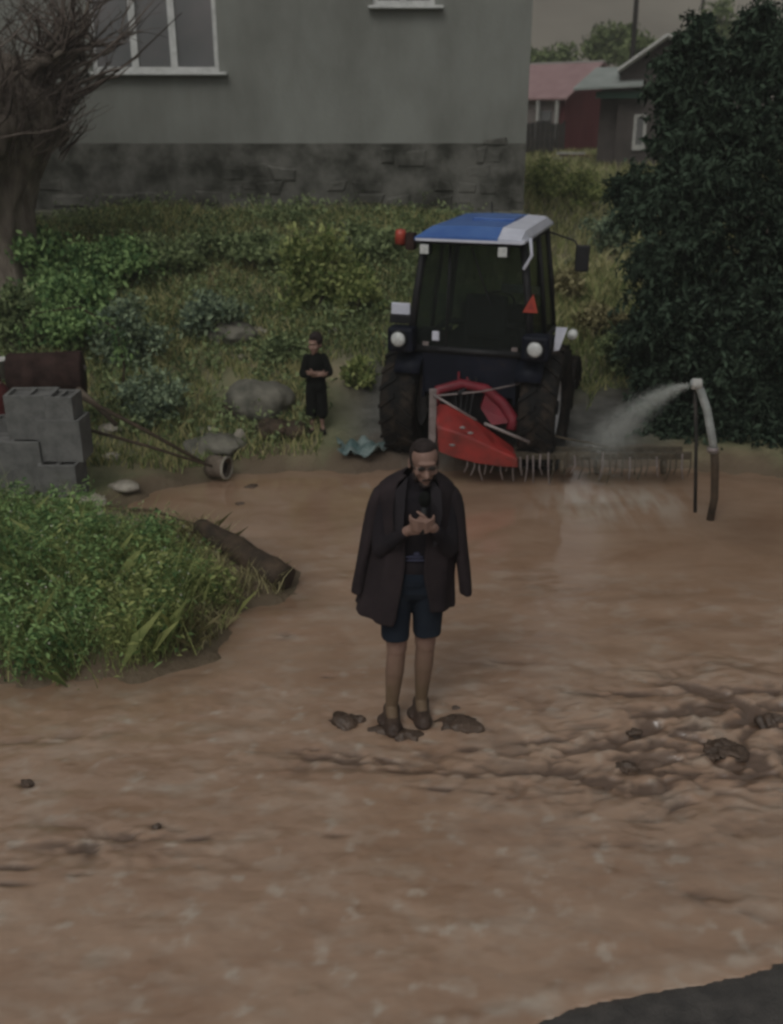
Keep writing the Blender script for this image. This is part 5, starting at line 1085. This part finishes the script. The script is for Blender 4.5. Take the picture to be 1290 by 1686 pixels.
    # jacket: open shell round shoulders and back, two empty sleeves, lapels
    rows = [(1.575, .085, .085, 118, .048), (1.555, .125, .10, 122, .045), (1.53, .185, .115, 126, .035), (1.50, .222, .125, 128, .03), (1.42, .218, .14, 132, .03), (1.30, .228, .15, 136, .025), (1.15, .242, .155, 138, .02), (1.0, .262, .16, 138, .012), (.90, .280, .165, 136, .005), (.80, .300, .17, 134, -.002), (.765, .304, .17, 132, -.004)]
    n = 46; vs = []
    for j, (z, rx, ry, op, cx) in enumerate(rows):
        for i in range(n):
            f = i / (n - 1) * 2 - 1; L_ = op + 9 + 19 * min(1, max(0, (1.56 - z) / .12)) + (3 if f > 0 else 0) - (9 if f < 0 and z < 1.0 else 0); a = R(90) + f * R(L_)     # 90 deg = back (+y); sweep round to the front edges
            wv = 1 + (.05 * math.sin(a * 9 + z * 2) + .03 * math.sin(a * 17 - z * 5) + .02 * math.sin(z * 23 + a * 3)) * min(1, max(0, (1.5 - z) / .45))
            zz_ = z + (-.045 * max(0, f) ** 3 if j > 8 else 0) + (.03 * abs(math.sin(a)) if j < 3 else 0) + (.015 * math.sin(f * 5) if j > 9 else 0)
            if z < 1.2 and math.cos(a) > 0: wv *= 1 - .16 * min(1, (1.2 - z) / .3)
            vs.append((cx - rx * wv * math.cos(a) * -1 * -1 if False else cx + rx * wv * math.cos(a), .02 + ry * wv * math.sin(a), zz_))
    K = len(rows); j = MB(); j.add(vs, [(r_ * n + i, r_ * n + i + 1, (r_ + 1) * n + i + 1, (r_ + 1) * n + i) for r_ in range(K - 1) for i in range(n - 1)], True)
    jo = j.build('jacket', M['jacket'], T, fix=True); so_ = jo.modifiers.new('t', 'SOLIDIFY'); so_.thickness = .012; so_.offset = 0
    sd = jo.modifiers.new('s', 'SUBSURF'); sd.levels = 1; sd.render_levels = 1
    for s in (-1, 1):
        m = MB(); nn = 16; vs = []
        ctr = [(s * .185 + .03, .02, 1.515), (s * .214 + .03, .015, 1.46), (s * .232 + .028, .01, 1.36), (s * .258 + .022, .0, 1.20), (s * .284 + .015, -.005, 1.05), (s * .305 + .012, -.01, .93), (s * .312 + .012, -.012, .865 if s > 0 else .875)]
        rr = [.040, .062, .064, .058, .053, .050, .050]
        for i, (c, r_) in enumerate(zip(ctr, rr)):
            for k in range(nn): w_ = 2 * math.pi * k / nn; q = r_ * (1 + .10 * math.sin(w_ * 3 + i * 1.9) + .05 * math.sin(w_ * 5 - i * 2.7 + s)); vs.append((c[0] + q * .75 * math.cos(w_), c[1] + q * 1.15 * math.sin(w_), c[2]))
        m.add(vs, [(i * nn + k, i * nn + (k + 1) % nn, (i + 1) * nn + (k + 1) % nn, (i + 1) * nn + k) for i in range(6) for k in range(nn)] + [tuple(range(nn - 1, -1, -1))], True)
        o = m.build('sleeve', M['jacket'], jo); q = o.modifiers.new('t', 'SOLIDIFY'); q.thickness = .006; q.offset = -1; q = o.modifiers.new('s', 'SUBSURF'); q.levels = q.render_levels = 1
    # lapels
    for s in (-1, 1):
        pts = [(.045 + s * .060, -.035, 1.585), (.04 + s * .125, -.095, 1.52), (.035 + s * .135, -.150, 1.40), (.03 + s * .115, -.172, 1.24), (.03 + s * .095, -.176, 1.22), (.03 + s * .070, -.168, 1.36), (.04 + s * .070, -.105, 1.48)]
        m = MB(); m.add([Vector(p) for p in pts] + [Vector(p) + Vector((0, .01, 0)) for p in pts], [tuple(range(7)), tuple(range(13, 6, -1))] + [(k, 7 + k, 7 + (k + 1) % 7, (k + 1) % 7) for k in range(7)]); m.build('lapel', M['lining'], jo)
    # microphone
    mi = empty('microphone', O + Vector((.058, -.245, 1.33)), 0, label='black hand microphone held upright in both hands before the man\'s chest', cat='microphone'); mi.rotation_euler = (R(-6), R(4), 0)
    MB().lathe([(.001, 0), (.013, .002), (.015, .05), (.018, .155), (.001, .157)], 'z', n=16).build('handle', M['black'], mi); m = MB(); m.ell((0, 0, .195), (.034, .034, .045)); m.build('foam_windscreen', M['kid_black'], mi)
man()

def child():
    g = ong(523, 713); g.y = g.y; T = empty('person', (g.x, g.y, g.z), R(12), label='small child in black clothes standing with folded arms on the gravel', cat='person')
    T.scale = (.86, .86, .97)
    b = MB(); k = 1.10; S_ = lambda *p: tuple(a * k for a in p)
    head(b, S_(0, -.01, .90), .86 * k, yaw=R(-38), pit=R(8)); b.capsule(S_(0, .01, .76), S_(0, 0, .83), .032 * k, .03 * k)
    b.ell(S_(0, 0, .68), S_(.095, .065, .12)); b.ell(S_(0, 0, .52), S_(.09, .065, .11))
    for s in (-1, 1):
        sh = S_(s * .10, 0, .75); el = S_(s * .15, -.05, .60); wr = S_(-s * .035, -.12, .62 + .01 * s)
        b.capsule(sh, el, .030 * k, .026 * k); b.capsule(el, wr, .026 * k, .018 * k); hand(b, wr, (-s * .8, -.1, .1), (0, -.2, 1), (0, 1, 0), .0075, .5, .6 * k)
        hp = S_(s * .05, 0, .47); kn = S_(s * .055, 0, .25); an = S_(s * .06, .0, .05); b.capsule(hp, kn, .052 * k, .038 * k); b.capsule(kn, an, .034 * k, .023 * k); b.capsule(an, S_(s * .065, -.07, .02), .024 * k, .02 * k)
    b.build('body', M['skin'], T, remesh=.007, smooth=2)
    h = MB(); h.ell(S_(.016, .010, .936), S_(.078, .088, .078)); h.ell(S_(.03, .035, .89), S_(.062, .055, .06)); h.ell(S_(-.02, -.05, .965), S_(.05, .04, .03)); h.build('hair', M['hair'], T, remesh=.008)
    t = MB(); t.ell(S_(0, 0, .68), S_(.115, .082, .135)); t.ell(S_(0, 0, .54), S_(.11, .08, .12))
    for s in (-1, 1): t.capsule(S_(s * .095, 0, .755), S_(s * .15, -.04, .62), .044 * k, .040 * k); t.capsule(S_(s * .15, -.045, .61), S_(s * .085, -.09, .60), .036 * k, .032 * k)
    t.build('shirt', M['kid_black'], T, remesh=.009)
    q = MB(); q.ell(S_(0, 0, .48), S_(.115, .085, .09))
    for s in (-1, 1): q.capsule(S_(s * .052, 0, .46), S_(s * .062, 0, .20), .068 * k, .066 * k)
    q.build('shorts', M['kid_black'], T, remesh=.009)
    for s in (-1, 1): m = MB(); m.capsule(S_(s * .06, .02, .02), S_(s * .066, -.08, .018), .03 * k, .026 * k); m.build('shoe', M['rubber'], T)
child()

# ---------------------------------------------------------------- damp air
hb = MB().box((-410, -45, -3), (410, 705, 100)).build('haze', M['glass']); hb.data.materials.clear()
hm = bpy.data.materials.new('haze'); hm.use_nodes = True; q = hm.node_tree; q.nodes.clear(); o_ = q.nodes.new('ShaderNodeOutputMaterial'); pv = q.nodes.new('ShaderNodeVolumePrincipled')
pv.inputs['Density'].default_value = .0042; pv.inputs['Color'].default_value = (.85, .84, .80, 1); pv.inputs['Anisotropy'].default_value = .2; q.links.new(pv.outputs[0], o_.inputs['Volume'])
hb.data.materials.append(hm); tag(hb, kind='stuff', label='thin damp grey haze over the flooded village', cat='haze')
